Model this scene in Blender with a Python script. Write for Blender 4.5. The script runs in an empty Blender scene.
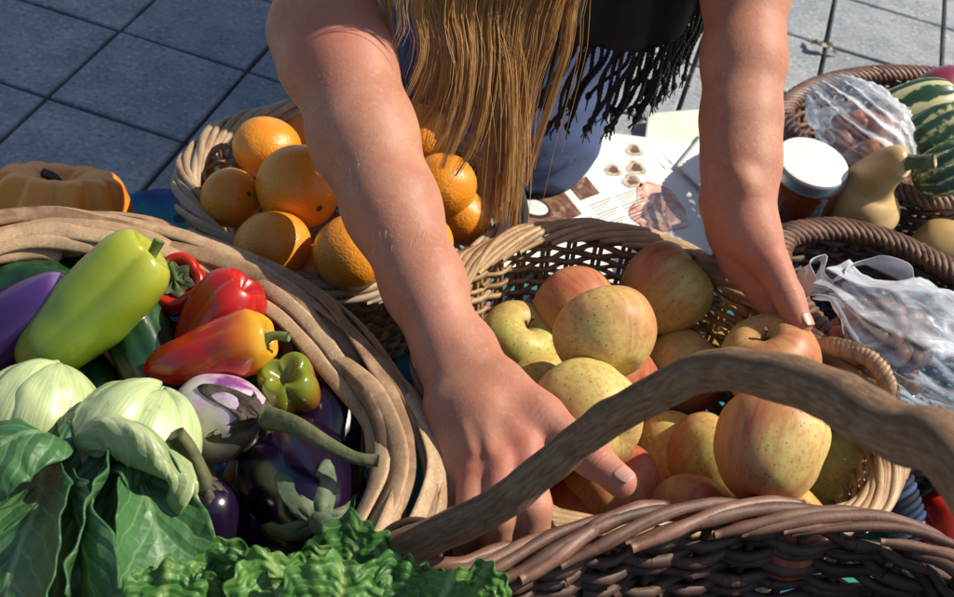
import bpy, math, random
import numpy as np
from mathutils import Vector, Quaternion, Matrix
random.seed(4); rng = np.random.default_rng(4)
sc = bpy.context.scene
COL = sc.collection
PI = math.pi

# ------------------------------------------------------------------ camera
H = .9; PITCH = math.radians(41); ROLL = math.radians(13); FPX = 1325.0
AX = np.array([1., 0, 0]); AF = np.array([0, math.cos(PITCH), -math.sin(PITCH)]); AU = np.array([0, math.sin(PITCH), math.cos(PITCH)])
cr, sr = math.cos(ROLL), math.sin(ROLL)
CR = AX*cr+AU*sr; CU = -AX*sr+AU*cr
CAM = np.array([0, 0, H])
def ray(px, py): return AF+((px-477)/FPX)*CR+((298.5-py)/FPX)*CU
def P(px, py, d): return CAM+ray(px, py)*d          # point of the place at distance d along the view axis
def G(px, py, z=0.):
    r = ray(px, py); return CAM+r*((z-H)/r[2])
cd = bpy.data.cameras.new('camera'); cam = bpy.data.objects.new('camera', cd); COL.objects.link(cam)
M = Matrix(((CR[0], CU[0], -AF[0], 0), (CR[1], CU[1], -AF[1], 0), (CR[2], CU[2], -AF[2], H), (0, 0, 0, 1)))
cam.matrix_world = M
cd.sensor_width = 36; cd.lens = FPX/954*36; cd.clip_start = .02; cd.clip_end = 200
cd.dof.use_dof = True; cd.dof.focus_distance = 1.02; cd.dof.aperture_fstop = 14
sc.camera = cam
sc.render.resolution_x = 1024; sc.render.resolution_y = 641

# ------------------------------------------------------------------ light
TO_SUN = Vector((.74, .27, .84)).normalized()
w = bpy.data.worlds.new('World'); sc.world = w; w.use_nodes = True
wn = w.node_tree.nodes; bg = wn['Background']; sky = wn.new('ShaderNodeTexSky'); sky.sky_type = 'NISHITA'; sky.sun_disc = False
el = math.asin(TO_SUN.z); sky.sun_elevation = el; sky.sun_rotation = math.atan2(TO_SUN.x, TO_SUN.y)
w.node_tree.links.new(sky.outputs[0], bg.inputs[0]); bg.inputs[1].default_value = .095
ld = bpy.data.lights.new('sun', 'SUN'); ld.energy = 4.7; ld.angle = math.radians(.5); ld.color = (1, .91, .76)
sun = bpy.data.objects.new('sun', ld); COL.objects.link(sun); sun.rotation_euler = TO_SUN.to_track_quat('Z', 'Y').to_euler()
sc.view_settings.view_transform = 'Standard'; sc.view_settings.look = 'None'; sc.view_settings.gamma = 1
sc.view_settings.use_curve_mapping = False; sc.view_settings.exposure = 0.42

# ------------------------------------------------------------------ helpers
def vnoise(p, seed=0):
    p = np.asarray(p, float); i = np.floor(p).astype(np.int64); f = p-i; f = f*f*(3-2*f)
    def h(ix, iy, iz):
        n = (ix*374761393+iy*668265263+iz*2147483647+seed*1013904223) & 0x7fffffff
        n = ((n ^ (n >> 13))*1274126177) & 0x7fffffff
        n = (n ^ (n >> 16)) & 0xffff
        return n/32767.5-1
    o = 0
    for dx in (0, 1):
        for dy in (0, 1):
            for dz in (0, 1):
                wgt = (f[..., 0] if dx else 1-f[..., 0])*(f[..., 1] if dy else 1-f[..., 1])*(f[..., 2] if dz else 1-f[..., 2])
                o = o+wgt*h(i[..., 0]+dx, i[..., 1]+dy, i[..., 2]+dz)
    return o
def fbm(p, seed=0, oct=3):
    p = np.asarray(p, float); o = 0; a = 1.
    for k in range(oct): o = o+a*vnoise(p*2**k, seed+k); a *= .5
    return o

class MB:
    def __init__(s): s.v = []; s.f = []; s.n = 0; s.uv = []
    def add(s, v, f, uv=None):
        v = np.asarray(v, float).reshape(-1, 3)
        f = [tuple(int(i)+s.n for i in q) for q in f]
        s.v.append(v); s.f += f; s.n += len(v)
        s.uv.append(np.zeros((len(v), 2)) if uv is None else np.asarray(uv, float).reshape(-1, 2))
    def grid(s, g, cu=False, cv=False, uv=None):
        g = np.asarray(g); nu, nv = g.shape[:2]; f = []
        for i in range(nu if cu else nu-1):
            for j in range(nv if cv else nv-1):
                a = i*nv+j; b = ((i+1) % nu)*nv+j; c = ((i+1) % nu)*nv+(j+1) % nv; d = i*nv+(j+1) % nv
                f.append((a, b, c, d))
        s.add(g.reshape(-1, 3), f, uv)
    def tube(s, path, r, sides=6, nrm=None, flat=1., cap=True, closed=False):
        """r radius (scalar or per point); flat<1 squashes the section along nrm."""
        p = np.asarray(path, float); n = len(p); r = np.broadcast_to(np.asarray(r, float), (n,))
        t = np.roll(p, -1, 0)-np.roll(p, 1, 0)
        if not closed: t[0] = p[1]-p[0]; t[-1] = p[-1]-p[-2]
        t /= np.linalg.norm(t, axis=1)[:, None]+1e-12
        if nrm is None:
            N = np.zeros_like(p); a = np.array([0, 0, 1.]) if abs(t[0][2]) < .9 else np.array([1., 0, 0])
            a = a-t[0]*(a@t[0]); a /= np.linalg.norm(a); N[0] = a
            for i in range(1, n):
                a = N[i-1]-t[i]*(N[i-1]@t[i]); a /= np.linalg.norm(a)+1e-12; N[i] = a
        else:
            N = np.broadcast_to(np.asarray(nrm, float), (n, 3)).copy(); N -= t*(N*t).sum(1)[:, None]; N /= np.linalg.norm(N, axis=1)[:, None]+1e-12
        B = np.cross(t, N)
        a = np.arange(sides)*2*PI/sides
        g = p[:, None]+r[:, None, None]*(flat*np.cos(a)[None, :, None]*N[:, None]+np.sin(a)[None, :, None]*B[:, None])
        base = s.n
        uv = np.stack(np.broadcast_arrays(np.linspace(0, 1, n)[:, None], (np.arange(sides)/sides)[None]), -1)
        s.grid(g, closed, True, uv)
        if cap and not closed:
            s.f.append(tuple(base+i for i in range(sides))[::-1]); s.f.append(tuple(base+(n-1)*sides+i for i in range(sides)))
    def build(s, name, mat, parent=None, loc=None, smooth=True, solid=0., sub=0):
        me = bpy.data.meshes.new(name); v = np.concatenate(s.v)
        if loc is not None: v = v-np.asarray(loc)
        me.from_pydata(v.tolist(), [], s.f)
        uvv = np.concatenate(s.uv); l = me.uv_layers.new(name='UVMap')
        idx = np.zeros(len(me.loops), dtype=np.int32); me.loops.foreach_get('vertex_index', idx)
        l.data.foreach_set('uv', uvv[idx].astype(np.float32).ravel())
        if smooth: me.polygons.foreach_set('use_smooth', np.ones(len(me.polygons), dtype=bool))
        if mat is not None: me.materials.append(mat)
        me.update()
        o = bpy.data.objects.new(name, me); COL.objects.link(o)
        if parent is not None: o.parent = parent
        elif loc is not None: o.location = loc
        if solid:
            m = o.modifiers.new('s', 'SOLIDIFY'); m.thickness = solid; m.offset = 0
        if sub:
            m = o.modifiers.new('u', 'SUBSURF'); m.levels = sub; m.render_levels = sub
        return o
def tag(o, label=None, cat=None, group=None, kind=None):
    if label: o['label'] = label
    if cat: o['category'] = cat
    if group: o['group'] = group
    if kind: o['kind'] = kind
    return o
def empty(name, loc, label=None, cat=None, group=None):
    o = bpy.data.objects.new(name, None); COL.objects.link(o); o.location = loc; o.empty_display_size = .02
    return tag(o, label, cat, group)
def crv(pts, n, closed=False):
    """Catmull-Rom through pts, n samples, evenly spaced by length."""
    p = np.asarray(pts, float); m = len(p)
    if closed: q = np.vstack([p[-1:], p, p[:2]])
    else: q = np.vstack([2*p[0]-p[1], p, 2*p[-1]-p[-2]])
    segs = m if closed else m-1; o = []
    for i in range(segs):
        a, b, c, d = q[i:i+4]; t = np.linspace(0, 1, 24, endpoint=False)[:, None]
        o.append(.5*((2*b)+(c-a)*t+(2*a-5*b+4*c-d)*t**2+(3*b-a-3*c+d)*t**3))
    o = np.vstack(o+[q[-2 if not closed else 1][None]])
    L = np.r_[0, np.cumsum(np.linalg.norm(np.diff(o[:, :3], axis=0), axis=1))]
    x = np.linspace(0, L[-1], n, endpoint=not closed)
    return np.stack([np.interp(x, L, o[:, k]) for k in range(o.shape[1])], 1)

# ------------------------------------------------------------------ materials
class Mat:
    def __init__(s, name, **kw):
        s.m = bpy.data.materials.new(name); s.m.use_nodes = True; s.t = s.m.node_tree; s.b = s.t.nodes['Principled BSDF']
        for k, v in kw.items(): s.set(k, v)
    def set(s, k, v):
        i = s.b.inputs[k.replace('_', ' ')]
        if hasattr(v, 'is_linked') or hasattr(v, 'links'): s.t.links.new(v, i)
        else:
            if isinstance(v, tuple) and len(v) == 3 and i.type == 'RGBA': v = (*v, 1)
            i.default_value = v
    def nd(s, typ, ins=None, out=0, **props):
        n = s.t.nodes.new(typ)
        for k, v in props.items(): setattr(n, k, v)
        for k, v in (ins or {}).items():
            i = n.inputs[k]
            if hasattr(v, 'links'): s.t.links.new(v, i)
            else:
                if isinstance(v, tuple) and len(v) == 3 and i.type == 'RGBA': v = (*v, 1)
                i.default_value = v
        return n.outputs[out]
    def co(s, which='Object', scale=None):
        o = s.nd('ShaderNodeTexCoord', out=which)
        if scale is not None: o = s.nd('ShaderNodeMapping', {'Vector': o, 'Scale': scale})
        return o
    def noise(s, scale, vec=None, detail=4, rough=.55, dist=0.):
        return s.nd('ShaderNodeTexNoise', {'Vector': vec if vec is not None else s.co(), 'Scale': scale, 'Detail': detail, 'Roughness': rough, 'Distortion': dist}, 0)
    def voro(s, scale, vec=None, feature='F1', out=0):
        return s.nd('ShaderNodeTexVoronoi', {'Vector': vec if vec is not None else s.co(), 'Scale': scale}, out, feature=feature)
    def ramp(s, fac, stops, interp='LINEAR'):
        n = s.t.nodes.new('ShaderNodeValToRGB'); e = n.color_ramp.elements; n.color_ramp.interpolation = interp
        while len(e) < len(stops): e.new(.5)
        for q, (p, c) in zip(e, stops):
            q.position = p; q.color = (c, c, c, 1) if not isinstance(c, tuple) else (*c, 1)[:4]
        s.t.links.new(fac, n.inputs[0]); return n.outputs[0]
    def mix(s, fac, a, b, mode='MIX'):
        n = s.t.nodes.new('ShaderNodeMix'); n.data_type = 'RGBA'; n.blend_type = mode
        for i, v in ((0, fac), (6, a), (7, b)):
            if hasattr(v, 'links'): s.t.links.new(v, n.inputs[i])
            else: n.inputs[i].default_value = (*v, 1) if isinstance(v, tuple) else v
        return n.outputs[2]
    def math(s, op, a, b=0., c=None):
        n = s.t.nodes.new('ShaderNodeMath'); n.operation = op
        for i, v in enumerate((a, b) if c is None else (a, b, c)):
            if hasattr(v, 'links'): s.t.links.new(v, n.inputs[i])
            else: n.inputs[i].default_value = v
        return n.outputs[0]
    def sep(s, vec): 
        n = s.t.nodes.new('ShaderNodeSeparateXYZ'); s.t.links.new(vec, n.inputs[0]); return n.outputs
    def comb(s, x, y, z): return s.nd('ShaderNodeCombineXYZ', {'X': x, 'Y': y, 'Z': z})
    def attr(s, name): return s.nd('ShaderNodeAttribute', out='Fac', attribute_name=name, attribute_type='OBJECT')
    def island(s): return s.nd('ShaderNodeNewGeometry', out='Random Per Island')
    def bump(s, h, strength=.3, dist=.001):
        s.set('Normal', s.nd('ShaderNodeBump', {'Height': h, 'Strength': strength, 'Distance': dist}))

def wicker_mat(name, cols, rough=.5):
    m = Mat(name, Roughness=rough)
    c = m.ramp(m.island(), [(i/(len(cols)-1), k) for i, k in enumerate(cols)])
    uv = m.co('UV', (30, 6, 1)); n = m.noise(3, uv); n2 = m.noise(60)
    c = m.mix(m.ramp(n, [(.3, 0.), (.75, .65)]), c, tuple(x*.55 for x in cols[0]))
    c = m.mix(m.ramp(n2, [(.45, 0.), (.8, .4)]), c, tuple(min(1, x*1.4) for x in cols[-1]))
    m.set('Base_Color', c); m.bump(m.math('ADD', n, n2), .35, .0008); return m.m
# ------------------------------------------------------------------ ground
def make_pavement():
    m = Mat('concrete_slab', Roughness=.85)
    n1 = m.noise(3.5, detail=6); n2 = m.noise(160, detail=3); n3 = m.noise(22, detail=5)
    c = m.ramp(n1, [(.3, (.25, .27, .285)), (.7, (.38, .395, .40))])
    c = m.mix(m.ramp(n3, [(.35, .65), (.6, 0.)]), c, (.16, .19, .215)); c = m.mix(m.ramp(m.noise(1.7, detail=8, rough=.7), [(.5, 0.), (.62, .45)]), c, (.15, .17, .17))
    c = m.mix(m.ramp(n2, [(.56, 0.), (.70, .6)]), c, (.55, .56, .54))
    c = m.mix(m.ramp(n2, [(.30, .7), (.43, 0.)]), c, (.07, .08, .09))
    v = m.voro(9); c = m.mix(m.ramp(v, [(.03, .8), (.07, 0.)]), c, (.45, .45, .42))
    r = m.island(); c = m.mix(m.math('MULTIPLY', r, .25), c, (.10, .12, .15))
    m.set('Base_Color', c); m.bump(m.math('ADD', m.noise(240), n3), .35, .001)
    mb = MB(); ang = math.radians(-8.3); e1 = np.array([math.cos(ang), math.sin(ang)]); e2 = np.array([-e1[1], e1[0]])
    o = G(247, 71)[:2]; sx, sy, g, bv = .169, .168, .0028, .0018
    for i in range(-34, 38):
        for j in range(-12, 60):
            dz = random.uniform(-.0008, .0008)
            q = []
            for ins, z in ((g, -.02), (g, -bv), (g+bv, 0)):
                for a, b in ((0, 0), (1, 0), (1, 1), (0, 1)):
                    x = (i+a)*sx+(ins if a == 0 else -ins)*1; y = (j+b)*sy+(ins if b == 0 else -ins)
                    x += random.uniform(-.0006, .0006); y += random.uniform(-.0006, .0006); p = o+e1*x+e2*y; q.append((p[0], p[1], z+dz))
            f = [(8, 9, 10, 11)]
            for l in (0, 4):
                for k in range(4): f.append((l+k, l+(k+1) % 4, l+4+(k+1) % 4, l+4+k))
            mb.add(q, f)
    tag(mb.build('pavement', m.m, smooth=False), kind='structure')
    s = Mat('joint_sand', Roughness=.95); s.set('Base_Color', s.ramp(s.noise(40), [(.3, (.05, .06, .05)), (.7, (.12, .13, .105))]))
    mb = MB(); N = 40; x = np.linspace(-40, 40, N); gx, gy = np.meshgrid(x, x, indexing='ij')
    mb.grid(np.stack([gx, gy+8, np.full_like(gx, -.012)], -1)); tag(mb.build('ground', s.m), kind='structure')
make_pavement()

def make_cloth():
    m = Mat('batik_cloth', Roughness=.8)
    n = m.noise(9, detail=2, dist=1.5); v = m.voro(26)
    c = m.ramp(n, [(.36, (.008, .03, .13)), (.46, (.01, .09, .24)), (.52, (.012, .19, .24)), (.62, (.02, .22, .16))])
    c = m.mix(m.ramp(v, [(.16, .9), (.2, 0.)]), c, (.01, .02, .06))
    m.set('Base_Color', c); m.bump(m.noise(900), .2, .0004)
    nx, ny = 120, 110; x = np.linspace(-.62, .95, nx); y = np.linspace(.15, 1, ny)
    u, t = np.meshgrid(x, y, indexing='ij')
    far = np.interp(x, [-.62, -.384, -.30, -.1, .08, .30, .5, .95], [.98, 1.052, 1.10, 1.22, 1.36, 1.43, 1.44, 1.5])[:, None]
    Y = .15+(far-.15)*(t-.15)/.85
    z = .006+.0035*fbm(np.stack([u*14, Y*14, 0*u], -1))+.006*np.clip(fbm(np.stack([u*5, Y*11, 0*u+3], -1), 7), 0, 1)
    mb = MB(); mb.grid(np.stack([u, Y+.006*np.sin(u*30), z], -1))
    tag(mb.build('ground_cloth', m.m, solid=.0012), 'teal and blue patterned cloth spread on the pavement under all the baskets', 'cloth')
make_cloth()

# ------------------------------------------------------------------ baskets
WK_TAN = wicker_mat('tan_willow', [(.22, .11, .045), (.34, .19, .085), (.45, .28, .13), (.52, .36, .19)])
WK_PALE = wicker_mat('pale_willow', [(.26, .16, .085), (.36, .24, .14), (.46, .33, .21), (.52, .40, .28)])
WK_SPLIT = wicker_mat('split_willow', [(.17, .085, .04), (.31, .18, .09), (.43, .27, .145), (.52, .36, .21)], .6)
WK_BROWN = wicker_mat('brown_willow', [(.045, .018, .011), (.10, .042, .024), (.15, .065, .036), (.20, .10, .055)], .6)
WK_DARK = wicker_mat('dark_willow', [(.03, .014, .011), (.065, .03, .02), (.10, .05, .032), (.13, .07, .045)], .6)
WK_ROPE = wicker_mat('rope_cane', [(.25, .13, .06), (.36, .21, .10), (.45, .28, .15)])

class Basket:
    def __init__(s, name, rim, z0, shrink, label, bulge=.75):
        s.rimc = crv(rim, 480, True); s.c = s.rimc.mean(0); s.z0 = z0; s.sh = shrink; s.bulge = bulge
        s.root = empty(name, (s.c[0], s.c[1], z0), label, 'basket'); s.o = np.array([s.c[0], s.c[1], z0])
    def rim(s, t):
        x = (np.asarray(t, float) % 1)*480; i = np.floor(x).astype(int); f = (x-i)[..., None]
        return s.rimc[i % 480]*(1-f)+s.rimc[(i+1) % 480]*f
    def wall(s, t, h, off=0.):
        r = s.rim(t); h = np.asarray(h, float); f = s.sh+(1-s.sh)*np.clip(h, 0, 2)**s.bulge
        d = r[..., :2]-s.c[:2]; L = np.linalg.norm(d, axis=-1, keepdims=True)
        xy = s.c[:2]+d*f[..., None]+d/L*np.asarray(off)[..., None]
        return np.concatenate([xy, (s.z0+(r[..., 2]-s.z0)*h)[..., None]], -1)
    def out(s, t):
        r = s.rim(t); d = r-s.c; d[..., 2] = 0; return d/np.linalg.norm(d, axis=-1, keepdims=True)
    def weave(s, rows, nst, wr, sr_, mat, amp=None, h1=.97, flat=1., pieces=4, n=None, stakes2=1, jit=.3, gap=1.0):
        amp = amp if amp is not None else wr+sr_*.7
        mb = MB(); n = n or nst*4
        for k in range(rows):
            h = (k+.5)/rows*h1; cuts = sorted(random.random() for _ in range(pieces))
            for q in range(pieces):
                a, b = cuts[q], cuts[(q+1) % pieces]; b = b+1 if b <= a else b
                t = np.linspace(a, b+.012, max(6, int((b-a)*n)))
                off = amp*np.cos(PI*nst*t+PI*k)
                hh = h+jit/rows*np.sin(t*9+k*1.7)*.5+jit/rows*.35*np.sin(t*41+k)
                p = s.wall(t, hh, off)
                mb.tube(p, wr*(1+.15*np.sin(t*37+k*5)), 6 if flat == 1 else 8, s.out(t), flat)
        mb.build('woven_wall', mat, s.root, s.o)
        mb = MB()
        for j in range(nst):
            for e in range(stakes2):
                t = (j+(e-(stakes2-1)/2)*.22)/nst; hh = np.linspace(0, 1, 14)
                mb.tube(s.wall(np.full(14, t), hh), sr_, 6)
        mb.build('stakes', mat, s.root, s.o)
        mb = MB(); tt = np.linspace(0, 1, 96, endpoint=False)
        for r_ in np.linspace(.06, 1, 16):
            p = s.wall(tt, np.zeros(96)); p = s.o+(p-s.o)*r_; p[:, 2] = s.z0+.004+.003*np.cos(tt*PI*48+r_*60)
            mb.tube(p, s.sh*.0105, 6, closed=True)
        mb.build('base', mat, s.root, s.o)
    def trac(s, N, ds, w, zr, r, mat, flat=1., jit=.25, sides=8, dz=0., name='rim'):
        mb = MB()
        for i in range(N):
            s0 = (i+random.uniform(-jit, jit))/N; d = ds*random.uniform(.85, 1.15); x = np.linspace(0, 1, 26)
            t = s0+d*x; p = s.rim(t); o = s.out(t); j = random.uniform(.8, 1.2)
            lift = np.sin(PI*(x*.9+.05))*zr*j+dz
            p = p-o*(w*j*np.cos(PI*x))[:, None]; p[:, 2] += lift
            nr = o*(-np.cos(PI*x))[:, None]*.8+np.array([0, 0, 1.])*(np.sin(PI*x)+.15)[:, None]
            rr = r*random.uniform(.8, 1.2)*(1-.35*np.abs(2*x-1)**3)*(1+.08*np.sin(x*23+i))
            mb.tube(p, rr, sides, nr, flat)
        return mb.build(name, mat, s.root, s.o)
    def rope(s, strands, turns, R, r, mat, flat=1., name='rim'):
        mb = MB(); n = int(turns*9); t = np.linspace(0, 1, n, endpoint=False); p = s.rim(t); o = s.out(t)
        for k in range(strands):
            a = 2*PI*(turns*t+k/strands); segs = 5
            q = p+o*(R*np.cos(a)*1.25)[:, None]; q[:, 2] += R*np.sin(a)*.8
            for g in range(segs):
                i0, i1 = g*n//segs, (g+1)*n//segs+3
                ix = np.arange(i0, i1) % n; mb.tube(q[ix], r, 7)
        return mb.build(name, mat, s.root, s.o)
def px_rim(pts, z): return [G(a, b, z) for a, b in pts]

# apple basket
APR = px_rim([(430, 330), (450, 288), (480, 260), (530, 240), (590, 234), (650, 245), (700, 266), (760, 305), (805, 341), (850, 373), (883, 410), (893, 455)], .17)
APR += [np.array(p) for p in [(.325, .70, .17), (.26, .655, .17), (.17, .625, .17), (.08, .618, .17), (.015, .655, .17), (-.018, .715, .17)]]
B = Basket('apple_basket', APR, .01, .74, 'round tan wicker basket heaped with apples under both hands')
B.weave(27, 44, .0026, .0022, WK_TAN, stakes2=2, pieces=5)
B.trac(64, .13, .011, .010, .0036, WK_TAN)
APPLE_B = B
# orange basket
ORR = px_rim([(184, 190), (200, 157), (230, 130), (270, 118), (330, 112), (420, 122)], .14)+px_rim([(490, 170), (515, 208), (500, 243), (440, 273), (370, 296), (290, 284), (215, 240)], .14)
B = Basket('orange_basket', ORR, .01, .72, 'oval pale wicker basket full of oranges behind the reaching arm')
B.weave(16, 40, .0026, .0022, WK_PALE, stakes2=2, pieces=5)
B.trac(58, .13, .011, .010, .0034, WK_PALE)
# big split-willow basket
LR = px_rim([(0, 232), (100, 232), (180, 249), (255, 276), (303, 305), (335, 334), (362, 365), (390, 402), (406, 445), (408, 500)], .2)
LR += [np.array(p) for p in [(-.03, .50, .2), (-.07, .40, .2), (-.17, .30, .2), (-.32, .27, .2), (-.46, .34, .2), (-.52, .48, .2), (-.49, .63, .2)]]
B = Basket('vegetable_basket', LR, .01, .72, 'large shallow basket of broad split willow bands holding peppers, eggplants and greens')
B.weave(11, 26, .0088, .006, WK_SPLIT, amp=.006, flat=.28, pieces=5, n=180, jit=.7)
mb = MB()   # the rim: flat split bands lying side by side, their ends tucked under
for lane in range(7):
    q0 = random.random(); np_ = 8; f = lane/6
    for i in range(np_):
        d = 1/np_*random.uniform(1.15, 1.5); x = np.linspace(0, 1, 36); t = q0+(i+random.uniform(-.12, .12))/np_+d*x; o = B.out(t)
        a = -.026+.050*f+random.uniform(-.002, .002)+random.uniform(-.011, .011)*(x-.5)*2+.0018*np.sin(x*9+i*2)
        z = .014*np.sin(PI*(.12+.80*f))-.007*f+.0035*np.sin(x*PI*2+lane*1.9+i)-.010*(np.abs(2*x-1)**8)+random.uniform(-.002, .002)
        p = B.rim(t)+o*a[:, None]; p[:, 2] += z
        tl = (f-.5)*1.5+random.uniform(-.35, .35)+.25*np.sin(x*7+i)
        mb.tube(p, .0072*random.uniform(.75, 1.2)*(1-.3*np.abs(2*x-1)**6)*(1+.06*np.sin(x*31+i)), 10, o*np.sin(tl)[:, None]+np.array([0, 0, 1.])*np.cos(tl)[:, None], .3)
mb.build('rim', WK_SPLIT, B.root, B.o)
mb = MB()   # inner lashing bands with blunt cut ends
for i in range(44):
    s0 = (i+random.uniform(-.3, .3))/44; x = np.linspace(0, 1, 22); d = random.uniform(.07, .11)
    t = s0+d*x; p = B.wall(t, .97-.62*x**1.3*random.uniform(.7, 1), np.full(22, -.013)); mb.tube(p, .0078*random.uniform(.7, 1.15), 8, B.out(t), .4)
mb.build('lashing_bands', WK_SPLIT, B.root, B.o)
VEG_B = B
# dark front basket with branch handle
FR = px_rim([(400, 572), (470, 577), (560, 549), (640, 531), (720, 523), (775, 522), (821, 524), (880, 532), (930, 551), (965, 580)], .215)
FR += [np.array(p) for p in [(.405, .53, .215), (.40, .42, .215), (.34, .32, .215), (.22, .27, .215), (.10, .29, .215), (.0, .36, .215), (-.03, .44, .215)]]
B = Basket('handled_basket', FR, .01, .72, 'dark brown wicker basket in front with a thick bare branch as handle')
B.weave(31, 34, .0046, .0036, WK_DARK, pieces=8, h1=.97, jit=1.0)
B.trac(30, .12, .012, .011, .0046, WK_BROWN, jit=.45)
B.trac(14, .09, .013, .006, .0046, wicker_mat('red_brown_willow', [(.14, .055, .035), (.22, .10, .06), (.30, .17, .11)]), jit=.45, name='rim_ends', dz=.003)
bark = Mat('bark', Roughness=.8)
uvb = bark.co('UV', (13, 6, 1)); n1 = bark.noise(5, uvb, 8, .7); n2 = bark.noise(60, detail=8, rough=.7); n3 = bark.noise(14, detail=3)
c = bark.ramp(n1, [(.3, (.11, .05, .024)), (.5, (.25, .135, .065)), (.72, (.40, .26, .145))])
c = bark.mix(bark.ramp(n2, [(.5, 0.), (.7, .6)]), c, (.11, .06, .035)); c = bark.mix(bark.ramp(n3, [(.55, 0.), (.75, .5)]), c, (.26, .22, .16))
bark.set('Base_Color', c); bark.bump(bark.math('ADD', n1, bark.math('MULTIPLY', n2, 1.2)), .8, .003)
hp = [(378, 556, .842, 38), (398, 549, .838, 42), (450, 529, .828, 39), (520, 489, .81, 39), (580, 440, .785, 38), (640, 401, .755, 39), (700, 373, .725, 43), (760, 373, .69, 48), (830, 396, .65, 56), (900, 432, .61, 64), (970, 476, .575, 74)]
pp = [np.r_[P(a, b, d), .5*wd*d/FPX] for a, b, d, wd in hp]
pp += [np.array([.30, .33, .44, .016]), np.array([.36, .28, .34, .0165]), np.array([.385, .30, .22, .0165])]
pc = crv(pp, 150); th = np.arange(18)*2*PI/18
mb = MB(); nz = fbm(np.c_[np.linspace(0, 18, 150), np.zeros(150), np.zeros(150)], 5)
pc[:, :3] += .0014*np.c_[nz, np.roll(nz, 20), np.roll(nz, 47)]
mb.tube(pc[:, :3], pc[:, 3]*(.97+.03*nz), 18)
v = mb.v[0]; kn = fbm(v*70, 9)*.0006+.0014*np.clip(vnoise(v*38, 3)-.35, 0, 1)*3
ctr = np.repeat(pc[:, :3], 18, 0); d = v-ctr; mb.v[0] = v+d/np.linalg.norm(d, axis=1)[:, None]*kn[:, None]
hd = mb.build('handle', bark.m, B.root, B.o)
mb = MB()   # willow wrapped round the handle root
q = pc[4, :3]
for k in range(3):
    a = np.linspace(0, 2*PI, 30); mb.tube(np.c_[q[0]+.02*np.cos(a), q[1]+.012*np.sin(a)+.004*k, .205+.006*k+.016*np.sin(a+.6)], .003, 7)
mb.build('handle_binding', WK_BROWN, B.root, B.o)
FRONT_B = B
# dark basket with plastic bags (right)
MR = px_rim([(782, 240), (808, 231), (840, 229), (870, 235), (900, 245), (954, 272)], .15)+[np.array(p) for p in [(.51, 1.03, .15), (.545, .96, .15), (.51, .88, .15)]]+px_rim([(954, 418), (895, 396)], .15)+[np.array(p) for p in [(.335, .895, .15), (.297, .94, .15), (.272, 1.0, .15)]]
B = Basket('dark_round_basket', MR, .01, .72, 'dark braided basket right of the apples holding nuts in clear plastic')
B.weave(22, 34, .0036, .003, WK_DARK, pieces=5); B.rope(5, 21, .0088, .0040, WK_BROWN)
MID_B = B
# back right basket
BR = px_rim([(785, 122), (797, 96), (830, 81), (870, 74), (910, 73), (954, 78)], .13)+[np.array(p) for p in [(.60, 1.48, .13), (.65, 1.40, .13), (.62, 1.29, .13)]]+px_rim([(948, 200), (898, 190), (840, 172)], .13)
B = Basket('braided_basket', BR, .01, .74, 'brown braided basket at the back right holding striped squash')
B.weave(18, 36, .0036, .003, WK_BROWN, pieces=5); B.rope(5, 25, .0075, .0036, wicker_mat('russet_willow', [(.12, .055, .035), (.19, .10, .065), (.26, .15, .10)]))
BACK_B = B
# rope side handle of the apple basket
mb = MB(); a = crv([P(806, 349, 1.125), P(835, 347, 1.105), P(868, 357, 1.09), P(886, 378, 1.08), P(891, 405, 1.085)], 90)
for k in range(3):
    ph = np.linspace(0, 2*PI*9, 90)+k*2*PI/3; t = np.gradient(a, axis=0); t /= np.linalg.norm(t, axis=1)[:, None]
    n1 = np.cross(t, [0, 0, 1.]); n1 /= np.linalg.norm(n1, axis=1)[:, None]; n2 = np.cross(t, n1)
    mb.tube(a+.0042*(n1*np.cos(ph)[:, None]+n2*np.sin(ph)[:, None]), .0045, 7)
mb.build('side_handle', WK_ROPE, APPLE_B.root, APPLE_B.o)
# ------------------------------------------------------------------ fruit and vegetables
def basis(ax, spin=0.):
    q = Vector(ax).normalized().to_track_quat('Z', 'Y') @ Quaternion((0, 0, 1), spin); return q
def cax(r, u, d):
    """direction given as (right, up, towards the viewer) in the photograph, turned into the place"""
    return CR*r+CU*u-AF*d
def lathe(prof, nu=40, nv=56, lob=0, lobamp=0., lobfn=None, seed=0, lump=0., lumps=1.5):
    """prof: (z, r) polyline from stem end down to the blossom end."""
    p = crv(np.c_[np.asarray(prof, float), np.zeros(len(prof))], nu)[:, :2]; a = np.arange(nv)*2*PI/nv
    k = np.ones((nu, nv))
    if lob:
        f = np.linspace(0, 1, nu)[:, None]; amp = lobamp if lobfn is None else lobamp*lobfn(f)
        k = k*(1-amp*(1-np.abs(np.cos(lob*a/2+seed))[None]**.8))
    g = np.stack([p[:, 1:2]*np.cos(a)*k, p[:, 1:2]*np.sin(a)*k, np.broadcast_to(p[:, :1], (nu, nv))*np.ones((nu, nv))], -1)
    if lump:
        R = np.abs(p).max(); n = fbm(g/R*lumps, seed, 2)[..., None]; g = g*(1+lump*n)
    return g
def put(mb, name, mat, loc, ax, spin=0., parent=None, solid=0.):
    o = mb.build(name, mat, parent, solid=solid)
    if parent is None: o.location = loc; o.rotation_mode = 'QUATERNION'; o.rotation_quaternion = basis(ax, spin)
    return o

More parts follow.
